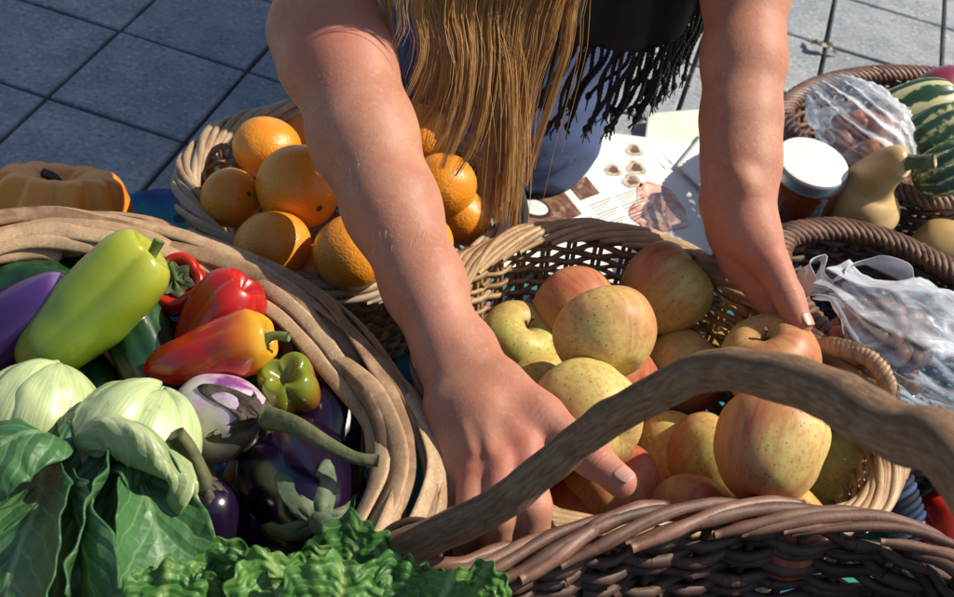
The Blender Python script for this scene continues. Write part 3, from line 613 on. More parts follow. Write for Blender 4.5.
def leaf(name, mid, wid, nrm, mat, parent=None, o=None, cup=.0, ruf=0., rf=14., nu=60, nv=30, curl=0., thick=.0008, seed=0, lump=.004, ls=25., droop=0.):
    """mid: midrib points; wid: half widths along it; nrm: the upper side's direction; cup lifts the edges; ruf ruffles them; curl rolls them."""
    p = crv(mid, nu); n_ = np.asarray(nrm, float); W = np.interp(np.linspace(0, 1, nu), np.linspace(0, 1, len(wid)), wid)
    k = np.ones(7)/7; W = np.convolve(np.pad(W, 3, 'edge'), k, 'valid')
    t = np.gradient(p, axis=0); t /= np.linalg.norm(t, axis=1)[:, None]
    N = np.broadcast_to(n_, p.shape) if n_.ndim == 1 else crv(n_, nu)
    Bn = np.cross(t, N); Bn /= np.linalg.norm(Bn, axis=1)[:, None]; N = np.cross(Bn, t)
    v = np.linspace(-1, 1, nv); u = np.linspace(0, 1, nu)[:, None]
    th = curl*v[None]*np.ones_like(u)
    lat = (np.sin(th)/curl if abs(curl) > 1e-3 else v[None]*np.ones_like(u))*W[:, None]
    up = ((1-np.cos(th))/abs(curl)*np.sign(curl) if abs(curl) > 1e-3 else 0*th)*W[:, None]
    e = np.abs(v)[None]**2.2
    wave = np.sin(u*rf*2.0+np.sign(v)[None]*1.3+seed+1.2*np.sin(u*5+seed))+.45*np.sin(u*rf*4.3+seed*2+np.sign(v)[None]*2)
    up = up+cup*W[:, None]*v[None]**2+ruf*e*wave*np.minimum(1, W[:, None]/max(W)*1.5)
    g = p[:, None]+Bn[:, None]*lat[..., None]+N[:, None]*up[..., None]
    g = g+N[:, None]*(lump*fbm(g*ls, seed+3, 3))[..., None]
    g = g+t[:, None]*(ruf*.5*e*np.cos(u*rf*3.3+seed))[..., None]
    uv = np.stack(np.broadcast_arrays(u, (v[None]+1)/2), -1)
    mb = MB(); mb.grid(g, uv=uv); return mb.build(name, mat, parent, o, solid=thick)
BK = leafmat('bok_choy_leaf', (.028, .095, .030), (.065, .175, .052), (.17, .29, .13), .03, 6., .45, trans=.15)
BL = leafmat('bok_choy_pale_leaf', (.22, .32, .12), (.36, .44, .20), (.46, .52, .28), .14, 5., .4, edge=(.46, .50, .26), trans=.2, mott=.2)
LT = leafmat('lettuce_leaf', (.018, .09, .012), (.07, .22, .03), (.20, .34, .08), .03, 8., .45, trans=.3)
LT2 = leafmat('light_lettuce_leaf', (.04, .15, .018), (.13, .31, .05), (.28, .42, .12), .04, 8., .45, trans=.3)
m = Mat('bok_choy_stem', Roughness=.32, Subsurface_Weight=.1, Subsurface_Radius=(.01, .01, .004), Coat_Weight=.15)
uv = m.sep(m.co('UV')); st = m.noise(1, m.comb(m.math('MULTIPLY', uv[0], 4.), m.math('MULTIPLY', uv[1], 26.), 0.), 3)
c = m.ramp(st, [(.3, (.33, .43, .18)), (.5, (.42, .50, .24)), (.7, (.49, .54, .29))]); c = m.mix(m.ramp(m.noise(60, detail=6), [(.62, 0.), (.68, .5)]), c, (.10, .16, .05))
m.set('Base_Color', c); m.bump(m.math('ADD', st, m.noise(30)), .3, .002); BSTEM = m.m
def bok(cx, cy, d, R, ax, label, n=7, spin=0., seed=0):
    """a head lying base up: fleshy stems fold over the base and run down into the leaves."""
    c = P(cx, cy, d); root = empty('bok_choy', c, label, 'bok choy', 'bok choy heads in the left basket')
    q = basis(ax, spin); r_ = np.random.default_rng(seed)
    k = np.linspace(0, 1, 26)[:, None]; v = np.linspace(-1, 1, 17)[None]
    for j in range(n):
        a0 = 2*PI*j/n+r_.uniform(-.12, .12); lay = 1+.05*(j % 2)+r_.uniform(-.02, .03)
        th = k*1.0*PI*.72+.05; half = (.30+.42*np.sin(np.minimum(k*1.25, 1)*PI*.75))*(2.1*PI/n)
        ph = a0+v*half; rr = R*lay*(1+.05*np.cos(v*PI*.5)+.05*np.sin(k*3))+R*.014*np.cos(v*9)*np.sin(k*PI)-R*.10*np.abs(v)**4
        x = np.stack([rr*np.sin(th)*np.cos(ph), rr*np.sin(th)*np.sin(ph), rr*1.05*np.cos(th)], -1)
        x = x+R*.03*fbm(x/R*2, seed+j, 2)[..., None]
        w_ = np.array([q @ Vector(t) for t in x.reshape(-1, 3)]).reshape(x.shape)
        mb = MB(); mb.grid(w_, uv=np.stack(np.broadcast_arrays(k, (v+1)/2), -1)); mb.build('stalk', BSTEM, root, solid=.0035)
    return root
W = lambda *a: [P(*t) for t in a]
b1 = bok(134, 447, .90, .0385, cax(.35, .85, -.25), 'pale green bok choy head in the middle with one pale leaf edge curling over', 7, .3, 1); o1 = np.array(b1.location)
b2 = bok(38, 424, .93, .039, cax(.25, .9, -.2), 'pale green bok choy head at the left edge partly under a broad dark leaf', 7, 1., 2); o2 = np.array(b2.location)
tv = -AF; up = np.array([0, 0, 1.])
# curled pale lip of the middle head
leaf('curled_leaf', W((72, 446, .868), (84, 424, .852), (108, 415, .842), (138, 428, .834), (160, 455, .832), (168, 486, .842), (160, 503, .855)), [.007, .013, .016, .017, .017, .014, .006], tv*.5+CU*.7, BL, b1, o1, cup=-.7, ruf=.001, curl=-1.1, thick=.0018, seed=3)
leaf('leaf', W((112, 446, .86), (140, 450, .85), (160, 480, .86), (150, 510, .875)), [.012, .018, .020, .010], tv, BK, b1, o1, cup=.5, curl=.7, seed=5, thick=.0012)
leaf('leaf', W((165, 468, .878), (185, 520, .865), (200, 570, .85), (215, 640, .83)), [.012, .017, .018, .016], tv+CR*.5, BL, b1, o1, cup=-.3, curl=-.5, ruf=.001, seed=6, thick=.0016)
leaf('leaf', W((110, 440, .862), (95, 490, .835), (70, 540, .81), (50, 620, .78)), [.008, .026, .042, .044], tv*.8-CR*.6+CU*.3, BK, b1, o1, cup=.2, curl=.7, ruf=.002, seed=7, rf=9, thick=.0012)
leaf('leaf', W((130, 455, .862), (150, 510, .84), (160, 570, .82), (165, 650, .80)), [.008, .028, .040, .042], tv*.7+CR*.45, BK, b1, o1, cup=.2, curl=.7, ruf=.002, seed=9, rf=9, thick=.0012)
leaf('leaf', W((118, 450, .868), (118, 520, .852), (115, 600, .83), (110, 680, .80)), [.012, .03, .035, .03], tv+CU*.2, BK, b1, o1, cup=.3, curl=.5, ruf=.002, seed=11, thick=.0012)
# broad dark leaves of the left head
leaf('leaf', W((62, 440, .872), (40, 432, .845), (10, 440, .835), (-30, 470, .83), (-70, 510, .83)), [.010, .026, .032, .03, .02], tv*.6+CU*.8, BK, b2, o2, cup=-.15, curl=-.35, ruf=.0015, seed=12, thick=.0012)
leaf('leaf', W((66, 418, .895), (74, 430, .872), (76, 455, .862), (60, 478, .862)), [.006, .010, .012, .006], tv+CR*.4, BK, b2, o2, cup=.2, curl=-.6, seed=13, thick=.0012)
leaf('leaf', W((40, 470, .86), (30, 520, .815), (10, 570, .78), (0, 640, .75)), [.015, .034, .042, .04], tv*.8-CR*.3+CU*.3, BK, b2, o2, cup=.1, curl=.3, ruf=.003, seed=14, rf=8, thick=.0012)
leaf('leaf', W((70, 478, .85), (80, 520, .80), (92, 570, .77), (100, 640, .745)), [.008, .018, .025, .025], tv*.8-CR*.7, BK, b2, o2, cup=.2, curl=-.8, ruf=.003, seed=15, rf=8, thick=.0012)
# curly lettuce in the foreground
lt = empty('lettuce', P(300, 620, .78), 'bright green curly lettuce spilling over the front of the left basket', 'lettuce'); ol = np.array(lt.location)
rs = np.random.default_rng(8)
def frill(base, ax_, nr, R, mat, seed, cup=.25, ruf=.13, span=1.9):
    """a round lettuce leaf: a fan from its base with a blistered face and a frilled margin"""
    ax_ = np.asarray(ax_)/np.linalg.norm(ax_); nr = np.asarray(nr, float); nr = nr-ax_*(nr@ax_); nr /= np.linalg.norm(nr); bn = np.cross(ax_, nr); r_ = np.random.default_rng(seed)
    r = np.linspace(.02, 1, 60)[:, None]; t = np.linspace(-span, span, 200)[None]; ph = r_.uniform(0, 6, 5)
    rad = R*r*(1+.10*np.sin(t*3+ph[0])+.05*np.sin(t*8+ph[1]))
    x = rad*np.cos(t)+.35*R*r; y = rad*np.sin(t)*.95
    z = R*(cup*r**2*np.cos(t*.8)*-1+ruf*r**3.2*np.sin(t*(6+seed % 3)+ph[2]+.8*np.sin(t*2+ph[3]))+ruf*.28*r**5*np.sin(t*13+ph[4]))
    z = z+R*.022*np.sin(t*12+r*5)*r*(1-r)*2+R*.06*fbm(np.stack([x/R*5, y/R*5, 0*x+seed], -1), seed, 2)
    tw_ = r**5*R*.05*np.cos(t*17+ph[4]); x = x+tw_*np.cos(t); y = y+tw_*np.sin(t)
    g = base+x[..., None]*ax_+y[..., None]*bn+z[..., None]*nr
    mb = MB(); mb.grid(g, uv=np.stack(np.broadcast_arrays(r, .5+t/(2*span)), -1)); return mb.build('leaf', mat, lt, ol, solid=.0006)
for i, (x, y, d, du, R, mt) in enumerate([(215, 612, .80, .2, .034, 0), (265, 606, .81, -.1, .030, 0), (300, 602, .81, .3, .030, 0), (345, 590, .81, .1, .036, 0), (385, 604, .79, .5, .026, 0), (425, 606, .785, -.2, .026, 1), (462, 610, .78, .4, .026, 1),
        (180, 622, .76, -.3, .030, 1), (235, 620, .755, .2, .032, 0), (288, 618, .75, -.2, .032, 1), (335, 622, .745, .2, .032, 1), (385, 622, .745, -.3, .030, 0), (430, 624, .75, .3, .028, 1), (320, 600, .83, -.3, .03, 0), (150, 630, .73, .2, .03, 0)]):
    frill(P(x, y+17, d), CU*1.0+CR*du+tv*rs.uniform(-.25, .25), tv*.85+CU*.2+CR*rs.uniform(-.5, .5), R*1.1, (LT, LT2)[mt], 30+i, rs.uniform(-.15, .35), rs.uniform(.07, .13))

# ------------------------------------------------------------------ jar, paper, plastic bags
jd = 1.36; jt = P(811, 166, jd)
jb = jt.copy(); jb[2] = jt[2]-.0
m = Mat('jar_content', Roughness=.08, Coat_Weight=.6); m.set('Base_Color', m.ramp(m.noise(26, detail=5), [(.3, (.10, .018, .006)), (.7, (.24, .055, .015))])); JC = m.m
m = Mat('lid_enamel', Roughness=.35); m.set('Base_Color', m.ramp(m.noise(25), [(.3, (.74, .72, .62)), (.7, (.82, .80, .72))])); LID = m.m
m = Mat('lid_metal', Metallic=.85, Roughness=.35, Base_Color=(.45, .44, .45)); LM = m.m
jax = Vector((0.02, -.10, 1)).normalized()
hj = .095; jar = empty('jar', tuple(jt-np.array(jax)*hj), 'glass jar of dark orange preserve with a plain white lid beside the right wrist', 'jar'); jar.rotation_mode = 'QUATERNION'; jar.rotation_quaternion = basis(jax); jar.scale = (1.06,)*3
def lat(name, prof, mat, parent, nv=56):
    a = np.arange(nv)*2*PI/nv; p = np.asarray(prof); mb = MB(); mb.grid(np.stack([p[:, 1:2]*np.cos(a), p[:, 1:2]*np.sin(a), p[:, :1]+0*a], -1), cv=True); return mb.build(name, mat, parent)
lat('glass_body', [(0, 0), (0, .03), (.003, .0345), (.008, .036), (.066, .036), (.074, .0345), (.078, .032), (.083, .032)], JC, jar)
lat('lid_band', [(.080, .0335), (.0805, .0362), (.083, .0368), (.092, .0368), (.0945, .0362), (.0955, .0352)], LM, jar)
lat('lid_top', [(.0952, .0354), (.0962, .034), (.0958, .031), (.0962, .028), (.0964, .0)], LID, jar)

m = Mat('paper', Roughness=.6); m.set('Base_Color', m.ramp(m.noise(7), [(.3, (.76, .75, .68)), (.7, (.82, .80, .74))])); PAPER = m.m
m = Mat('green_tint_paper', Roughness=.6); n = m.noise(8, detail=3); m.set('Base_Color', m.ramp(n, [(.35, (.62, .72, .50)), (.6, (.74, .76, .62))])); GP_ = m.m
def printmat(name, stops, scale, rough=.4, dist=1.):
    m = Mat(name, Roughness=rough); m.set('Base_Color', m.ramp(m.noise(scale, detail=6, rough=.65, dist=dist), stops)); return m.m
PH1 = printmat('brown_photo_print', [(.3, (.04, .02, .012)), (.5, (.16, .075, .045)), (.7, (.42, .28, .2))], 70)
PH2 = printmat('pink_print', [(.35, (.46, .17, .14)), (.48, (.62, .36, .29)), (.58, (.72, .60, .46)), (.7, (.60, .40, .22))], 55)
PH3 = printmat('round_photo_print', [(.35, (.26, .19, .13)), (.5, (.52, .42, .32)), (.65, (.70, .64, .52))], 110)
INK = Mat('ink', Roughness=.7, Base_Color=(.25, .25, .26)).m; WH = Mat('print_white', Roughness=.5, Base_Color=(.62, .66, .66)).m; DK = Mat('print_dark', Roughness=.5, Base_Color=(.03, .02, .02)).m
def flat(pxs, z, nm, mat, parent, o, wave=.0):
    pts = [G(a, b, z) for a, b in pxs]; mb = MB(); c = np.mean(pts, 0)
    mb.add(list(pts)+[c], [(i, (i+1) % len(pts), len(pts)) for i in range(len(pts))]); ob = mb.build(nm, mat, parent, o, smooth=False)
    if ob.data.polygons[0].normal.z < 0: ob.data.flip_normals()
    return ob
def sheet(name, quad, z, mat, label, cat, n=24, amp=.0015, seed=0, parent=None, o=None):
    q = [G(a, b, z) for a, b in quad]; u = np.linspace(0, 1, n)[:, None, None]; v = np.linspace(0, 1, n)[None, :, None]
    g = (q[0]*(1-u)+q[1]*u)*(1-v)+(q[3]*(1-u)+q[2]*u)*v; g[..., 2] += amp*fbm(g*9, seed)
    mb = MB(); o = g.reshape(-1, 3).mean(0) if o is None else o; mb.grid(g); ob = mb.build(name, mat, parent, o, solid=.0004)
    if label: tag(ob, label, cat)
    return ob, o
mg, om = sheet('magazine', [(488, 266), (585, 130), (750, 150), (775, 305)], .020, PAPER, 'open white magazine with food photographs lying behind the apple basket', 'magazine', amp=.0003)
gg, og = sheet('leaflet', [(640, 172), (648, 113), (712, 108), (718, 190)], .0165, GP_, 'pale green tinted leaflet under the top edge of the magazine', 'leaflet', amp=.0006)
wg, ow = sheet('paper_sheet', [(676, 165), (705, 130), (790, 150), (760, 245)], .026, PAPER, 'blank white sheet lying on the magazine beside the wrist', 'paper', amp=.0008)
zp_ = .0208
flat([(516, 206), (558, 184), (582, 214), (526, 238)], zp_, 'printed_photo', PH1, mg, om); flat([(569, 186), (586, 176), (600, 193), (581, 200)], zp_, 'printed_photo', PH1, mg, om)
def disc(cx, cy, rx, ry, z, nm, mat, parent, o, tilt=.3, wob=0.):
    k = np.arange(26)*2*PI/26; r = 1+wob*np.sin(3*k+1)+wob*.6*np.sin(5*k)
    flat(list(zip(cx+rx*r*np.cos(k)-tilt*ry*np.sin(k), cy+ry*r*np.sin(k)+tilt*rx*np.cos(k))), z, nm, mat, parent, o)
disc(534, 208, 17, 9, zp_+.0004, 'printed_photo', DK, mg, om); disc(534, 207, 14, 7, zp_+.0008, 'printed_photo', WH, mg, om)
disc(656, 206, 26, 22, zp_, 'printed_photo', PH2, mg, om, .1, .14); disc(664, 222, 24, 9, zp_+.0006, 'printed_photo', PH2, mg, om, 0, .05)
for x, y, r in [(634, 150, 8), (613, 170, 8), (636, 168, 9), (632, 181, 9)]: disc(x, y, r*1.05, r*.72, zp_, 'printed_photo', PH3, mg, om, .3, .12); disc(x+1, y-.5, r*.55, r*.4, zp_+.0004, 'printed_photo', PH1, mg, om, .3, .15)
mb = MB()
for i in range(11):
    for j in range(2):
        x, y = 590+j*26+i*2.2, 205+i*3.1+j*-9; p = [G(a, b, zp_) for a, b in [(x, y), (x+22-(i % 3)*4, y-8), (x+22-(i % 3)*4, y-7.2), (x, y+.8)]]; mb.add(p, [(0, 1, 2, 3)])
for i in range(5):
    x, y = 540+i*3, 236-i*-.6; p = [G(a, b, zp_) for a, b in [(x, y+i*2), (x+52, y-20+i*2), (x+52, y-19.2+i*2), (x, y+.8+i*2)]]; mb.add(p, [(0, 1, 2, 3)])
mb.build('text_lines', INK, mg, om, smooth=False)
flat([(656, 145), (668, 160), (675, 166), (670, 163)], .0275, 'page_edge', DK, wg, ow)

m = Mat('clear_plastic', Roughness=.16, Base_Color=(.80, .83, .88), Transmission_Weight=0.)
out = m.t.nodes['Material Output']; tr = m.t.nodes.new('ShaderNodeBsdfTransparent'); tr.inputs[0].default_value = (.93, .95, .97, 1)
lw = m.nd('ShaderNodeLayerWeight', {'Blend': .45}, out=1); cr_ = m.noise(26, m.co('Object', (1, 2.6, 1)), 5, .65, .8)
fac = m.math('ADD', m.math('MULTIPLY', lw, .5), m.ramp(cr_, [(.42, .03), (.58, .12), (.72, .55)]))
mx = m.t.nodes.new('ShaderNodeMixShader'); m.t.links.new(fac, mx.inputs[0]); m.t.links.new(tr.outputs[0], mx.inputs[1]); m.t.links.new(m.b.outputs[0], mx.inputs[2]); m.t.links.new(mx.outputs[0], out.inputs[0])
m.bump(m.noise(22, detail=3, dist=1.), .3, .004); PLAS = m.m
def bag(name, path, radii, label, squash=.6, folds=9, seed=0, fold=.12, mouth=True, nrm=(0, 0, 1.)):
    """a limp bag: a tube along path that swells over its contents, gathers and opens at its mouth"""
    n, s_ = 90, 110; p = crv(np.c_[np.asarray(path), np.asarray(radii)], n); r = p[:, 3]; p = p[:, :3]
    t = np.gradient(p, axis=0); t /= np.linalg.norm(t, axis=1)[:, None]; N = np.broadcast_to(np.asarray(nrm), p.shape); N = N-t*(N*t).sum(1)[:, None]; N /= np.linalg.norm(N, axis=1)[:, None]; Bn = np.cross(t, N)
    a = np.arange(s_)*2*PI/s_; u = np.linspace(0, 1, n)[:, None]
    rid = 1-np.abs(np.sin(folds*a/2+3*np.sin(a+seed)+u*4))
    k = 1+fold*(rid*2-1)*(.35+u)+.07*fbm(np.stack([u*5+0*a, np.cos(a)*2+0*u, np.sin(a)*2+0*u], -1), seed)+.025*(1-2*np.abs(vnoise(np.stack([u*12+0*a, np.cos(a)*4+0*u, np.sin(a)*4+0*u], -1), seed+9)))
    g = p[:, None]+(r[:, None]*k)[..., None]*(squash*np.cos(a)[None, :, None]*N[:, None]+np.sin(a)[None, :, None]*Bn[:, None])
    mb = MB(); mb.grid(g, cv=True); c = p.mean(0); ob = mb.build(name, PLAS, None, c, solid=.0003); tag(ob, label, 'bag'); return ob
bag('plastic_bag', W((1000, 395, 1.12), (970, 375, 1.12), (930, 345, 1.12), (888, 318, 1.125), (862, 300, 1.135), (846, 288, 1.145), (832, 280, 1.155)), [.004, .055, .062, .048, .028, .020, .026], 'clear crumpled plastic bag of brown nuts with its mouth open beside the fingertip', .62, 11, 3, .13)
# rolled mouth of the bag
mb = MB(); q = crv(W((806, 298, 1.155), (807, 268, 1.16), (822, 258, 1.165), (822, 285, 1.15), (837, 280, 1.15), (855, 264, 1.155), (880, 262, 1.16), (905, 275, 1.16), (915, 290, 1.15)), 70)
t = np.linspace(0, 1, 70); wv = .010+.004*np.sin(t*17); k = np.linspace(-1, 1, 9); 
g = q[:, None]+wv[:, None, None]*(k[None, :, None]*np.array([.15, -.35, .9])+(.25*np.sin(t*31)[:, None]*k[None]**2)[..., None]*np.array([1., 0, 0])); mb.grid(g)
m = Mat('milky_plastic', Roughness=.25); m.set('Base_Color', m.ramp(m.noise(50, detail=5), [(.3, (.35, .38, .44)), (.7, (.68, .70, .74))])); b_ = mb.build('plastic_film', m.m, None, q.mean(0), solid=.0004); tag(b_, 'milky plastic film folded loosely over the far rim of the dark round basket', 'film')
m = Mat('nut_shell', Roughness=.5); c = m.ramp(m.nd('ShaderNodeObjectInfo', out='Random'), [(0, (.13, .05, .022)), (1, (.30, .14, .065))]); c = m.mix(m.ramp(m.noise(160), [(.45, 0.), (.7, .6)]), c, (.08, .03, .015)); m.set('Base_Color', c); NUT = m.m
mbn = MB(); mbn.grid(lathe([(.011, 0), (.0095, .004), (.004, .0075), (-.003, .008), (-.0085, .005), (-.010, 0)], 14, 18, lump=.05), cv=True); nut = None
rn = np.random.default_rng(3); ctr = P(892, 330, 1.12)
for i in range(70):
    a, r = rn.uniform(0, 2*PI), math.sqrt(rn.uniform(0, 1)); L = rn.integers(0, 3)
    loc_ = ctr+np.array([.043*r*math.cos(a), .034*r*math.sin(a), .008-.010*L-.02*r*r+.012*(1-r)])
    if nut is None: nut = mbn.build('nut', NUT, None, (0, 0, 0)); o = nut
    else: o = nut.copy(); COL.objects.link(o)
    o.location = loc_; o.rotation_euler = rn.uniform(0, 6, 3); tag(o, 'brown shelled nut inside the clear plastic bag in the dark round basket', 'nut', 'nuts in the plastic bag')
# bag of orange pieces in the back basket
bag('plastic_bag', W((915, 172, 1.40), (895, 158, 1.41), (872, 138, 1.42), (850, 112, 1.45), (838, 98, 1.47), (832, 92, 1.48)), [.004, .040, .052, .048, .036, .03], 'clear plastic bag of orange pieces in the back right basket', .7, 10, 7, .12)
m = Mat('dried_apricot', Roughness=.45); c = m.ramp(m.nd('ShaderNodeObjectInfo', out='Random'), [(0, (.42, .10, .03)), (.6, (.55, .19, .07)), (1, (.5, .24, .16))]); m.set('Base_Color', m.mix(m.ramp(m.noise(120), [(.4, 0.), (.7, .5)]), c, (.3, .07, .03))); APR_M = m.m
mbn = MB(); mbn.grid(lathe([(.008, 0), (.0085, .007), (.005, .013), (0, .0145), (-.005, .012), (-.008, .005), (-.008, 0)], 16, 22, lump=.16, lumps=2.2), cv=True); pc0 = None; ctr = P(868, 142, 1.42)
for i in range(34):
    a, r = rn.uniform(0, 2*PI), math.sqrt(rn.uniform(0, 1))
    loc_ = ctr+np.array([.036*r*math.cos(a), .036*r*math.sin(a), .014-.012*rn.integers(0, 3)-.012*r*r])
    if pc0 is None: pc0 = mbn.build('dried_fruit', APR_M, None, (0, 0, 0)); o = pc0
    else: o = pc0.copy(); COL.objects.link(o)
    o.location = loc_; o.rotation_euler = rn.uniform(0, 6, 3); tag(o, 'orange dried fruit piece inside the plastic bag in the back right basket', 'dried fruit', 'dried fruit in the plastic bag')
# dry leaf on the pavement
m = Mat('dry_leaf', Roughness=.8); m.set('Base_Color', m.ramp(m.noise(80), [(.3, (.13, .09, .06)), (.7, (.42, .36, .28))]))
mb_ = leaf('dry_leaf', [G(806, 41, .004), G(818, 45, .012), G(828, 48, .010), G(838, 55, .003)], [.002, .007, .008, .001], up, m.m, None, G(820, 47, .004), curl=1.2, ruf=.003, seed=2); tag(mb_, 'small curled dry leaf lying alone on the pavement', 'leaf')
# little wrapped straw bundle and yarn bits between the baskets at the lower right
m = Mat('blue_yarn', Roughness=.8); m.set('Base_Color', m.ramp(m.island(), [(0, (.004, .005, .012)), (.5, (.008, .018, .06)), (.8, (.02, .05, .15)), (1, (.25, .27, .32))])); YARN = m.m
sb = P(915, 515, 1.17); root = empty('straw_bundle', tuple(sb), 'small straw bundle wound with dark blue yarn beside the tomato', 'straw bundle')
mb = MB(); ax_ = cax(.35, -.9, .0); c0, c1 = P(893, 486, 1.15), P(912, 542, 1.19)
for i in range(9):
    f = i/8; c_ = c0*(1-f)+c1*f; a = np.linspace(0, 2*PI, 28); e1 = cax(.85, .45, 0); e2 = tv
    mb.tube(c_+.018*np.cos(a)[:, None]*e1+.014*np.sin(a)[:, None]*e2+np.outer(a, ax_)*.0006, .0030, 7)
mb.build('yarn_wrap', YARN, root, sb); mb = MB()
for i in range(11):
    o_ = cax(.9, .4, 0)*rs.uniform(-.020, .020); mb.tube([c1+o_*.6, c0+o_, c0+o_*1.3+cax(.5, .8, .1)*rs.uniform(.012, .03)], .0012, 5)
mb.build('straw', WK_ROPE, root, sb)
# ------------------------------------------------------------------ the person reaching in
def sdf_mesh(prims, res, pad=.02):
    """prims: (a, b, ra, rb, k) tapered capsules blended by smooth minimum; returns quads by surface nets."""
    A = np.array([np.r_[p[0], p[2]] for p in prims]+[np.r_[p[1], p[3]] for p in prims])
    lo = (A[:, :3]-A[:, 3:]).min(0)-pad; hi = (A[:, :3]+A[:, 3:]).max(0)+pad
    n = np.ceil((hi-lo)/res).astype(int)+1; F = np.full(n, .06, np.float32)
    ax = [lo[i]+res*np.arange(n[i]) for i in range(3)]
    for a, b, ra, rb, k in prims:
        a = np.asarray(a, float); b = np.asarray(b, float); R = max(ra, rb)+k+3*res
        i0 = np.maximum(((np.minimum(a, b)-R-lo)/res).astype(int), 0); i1 = np.minimum(((np.maximum(a, b)+R-lo)/res).astype(int)+2, n)
        sl = tuple(slice(i0[j], i1[j]) for j in range(3))
        X, Y, Z = np.meshgrid(*[ax[j][sl[j]].astype(np.float32) for j in range(3)], indexing='ij', sparse=True)
        d = b-a; L2 = d@d+1e-12
        t = np.clip(((X-a[0])*d[0]+(Y-a[1])*d[1]+(Z-a[2])*d[2])/L2, 0, 1)
        q = np.sqrt((X-a[0]-t*d[0])**2+(Y-a[1]-t*d[1])**2+(Z-a[2]-t*d[2])**2)-(ra+(rb-ra)*t)
        o = F[sl]; h = np.clip(.5+.5*(o-q)/k, 0, 1); F[sl] = o*(1-h)+q*h-k*h*(1-h)
    S = F < 0; m = n-1
    cnt = np.zeros(m, np.uint8)
    for dx in (0, 1):
        for dy in (0, 1):
            for dz in (0, 1): cnt += S[dx:dx+m[0], dy:dy+m[1], dz:dz+m[2]]
    cell = np.argwhere((cnt > 0) & (cnt < 8)); flat = (cell[:, 0]*m[1]+cell[:, 1])*m[2]+cell[:, 2]
    cor = [(0, 0, 0), (1, 0, 0), (0, 1, 0), (1, 1, 0), (0, 0, 1), (1, 0, 1), (0, 1, 1), (1, 1, 1)]
    val = [F[cell[:, 0]+c[0], cell[:, 1]+c[1], cell[:, 2]+c[2]] for c in cor]
    acc = np.zeros((len(cell), 3)); w_ = np.zeros(len(cell))
    for i in range(8):
        for j in range(i+1, 8):
            if sum(abs(cor[i][q]-cor[j][q]) for q in range(3)) != 1: continue
            x = (val[i] < 0) != (val[j] < 0); t = np.where(x, val[i]/(val[i]-val[j]+1e-12), 0)[:, None]
            acc += np.where(x[:, None], np.array(cor[i])*(1-t)+np.array(cor[j])*t, 0); w_ += x
    V = lo+res*(cell+acc/w_[:, None]); faces = []
    idx = lambda c: np.searchsorted(flat, (c[:, 0]*m[1]+c[:, 1])*m[2]+c[:, 2])
    for a in range(3):
        b, c = (a+1) % 3, (a+2) % 3
        s0 = [slice(0, n[q]) for q in range(3)]; s1 = list(s0); s0[a] = slice(0, n[a]-1); s1[a] = slice(1, n[a])
        e = np.argwhere(S[tuple(s0)] != S[tuple(s1)]); e = e[(e[:, b] > 0) & (e[:, c] > 0) & (e[:, b] < m[b]) & (e[:, c] < m[c])]
        ub = np.eye(3, dtype=int)[b]; uc = np.eye(3, dtype=int)[c]
        q = np.stack([idx(e-ub-uc), idx(e-uc), idx(e), idx(e-ub)], 1); ins = S[e[:, 0], e[:, 1], e[:, 2]]
        q[~ins] = q[~ins][:, ::-1]; faces.append(q)
    Fq = np.concatenate(faces)
    nb = np.concatenate([Fq[:, [i, (i+1) % 4]] for i in range(4)])
    for _ in range(2):     # relax the net
        s_ = np.zeros_like(V); c_ = np.zeros(len(V))
        np.add.at(s_, nb[:, 0], V[nb[:, 1]]); np.add.at(c_, nb[:, 0], 1); V = V*.45+.55*s_/c_[:, None]
    mb = MB(); mb.v = [V]; mb.f = Fq.tolist(); mb.n = len(V); mb.uv = [np.zeros((len(V), 2))]; return mb
def chain(pts, k):
    return [(pts[i][:3], pts[i+1][:3], pts[i][3], pts[i+1][3], k) for i in range(len(pts)-1)]
def C(*a): return [np.r_[P(x, y, d), r] for x, y, d, r in a]

S1 = np.array([-.13, 1.21, .47]); S2 = np.array([.19, 1.36, .53]); NK = np.array([.015, 1.25, .53]); HD = np.array([-.005, 1.075, .69])
body = []
# forearm and hand at the left of the picture
arm1 = [np.r_[S1, .052]]+C((326, -60, 1.115, .040), (329, 12, 1.09, .0385), (341, 62, 1.075, .0415), (363, 135, 1.05, .0400), (392, 208, 1.025, .0345), (424, 285, 1.0, .0285), (446, 340, .985, .0245))
body += chain(arm1, .02)
body += chain(C((296, 34, 1.095, .024), (316, 60, 1.08, .03)), .02)
w1 = P(455, 362, .98)
fin = lambda pts, k=.004: chain(C(*pts), k)
for mcp, mid in [((525, 446, .925, .0118), (495, 400, .945, .014)), ((500, 464, .917, .0122), (478, 408, .94, .014)), ((474, 472, .92, .0115), (462, 412, .945, .014)), ((450, 468, .932, .0105), (446, 408, .955, .013))]:
    body += chain([np.r_[w1, .0205]]+C(mid, mcp), .013)
    a, b = C(mid, mcp); body.append((a[:3]+AF*.010, b[:3]+AF*.010, .013, .010, .01))     # palm side
    body.append((a[:3]-AF*.0105, b[:3]-AF*.0085, .0022, .003, .006))                   # tendon
body += chain([np.r_[P(446, 340, .985), .0235], np.r_[w1, .021]], .015); body += chain(C((470, 350, .985, .020), (486, 378, .97, .018)), .015)
body.append((P(466, 352, .962), P(470, 356, .962), .006, .006, .012))                  # wrist bone
body += chain(C((478, 372, .965, .0185), (500, 386, .958, .0175), (541, 416, .94, .0150), (590, 456, .915, .0122), (621, 482, .902, .0112)), .010)
body += chain(C((520, 405, .95, .010), (520, 435, .935, .0095)), .016)
body += fin([(525, 446, .925, .0125), (532, 508, .905, .0138), (531, 545, .912, .0130), (530, 585, .925, .0105)])
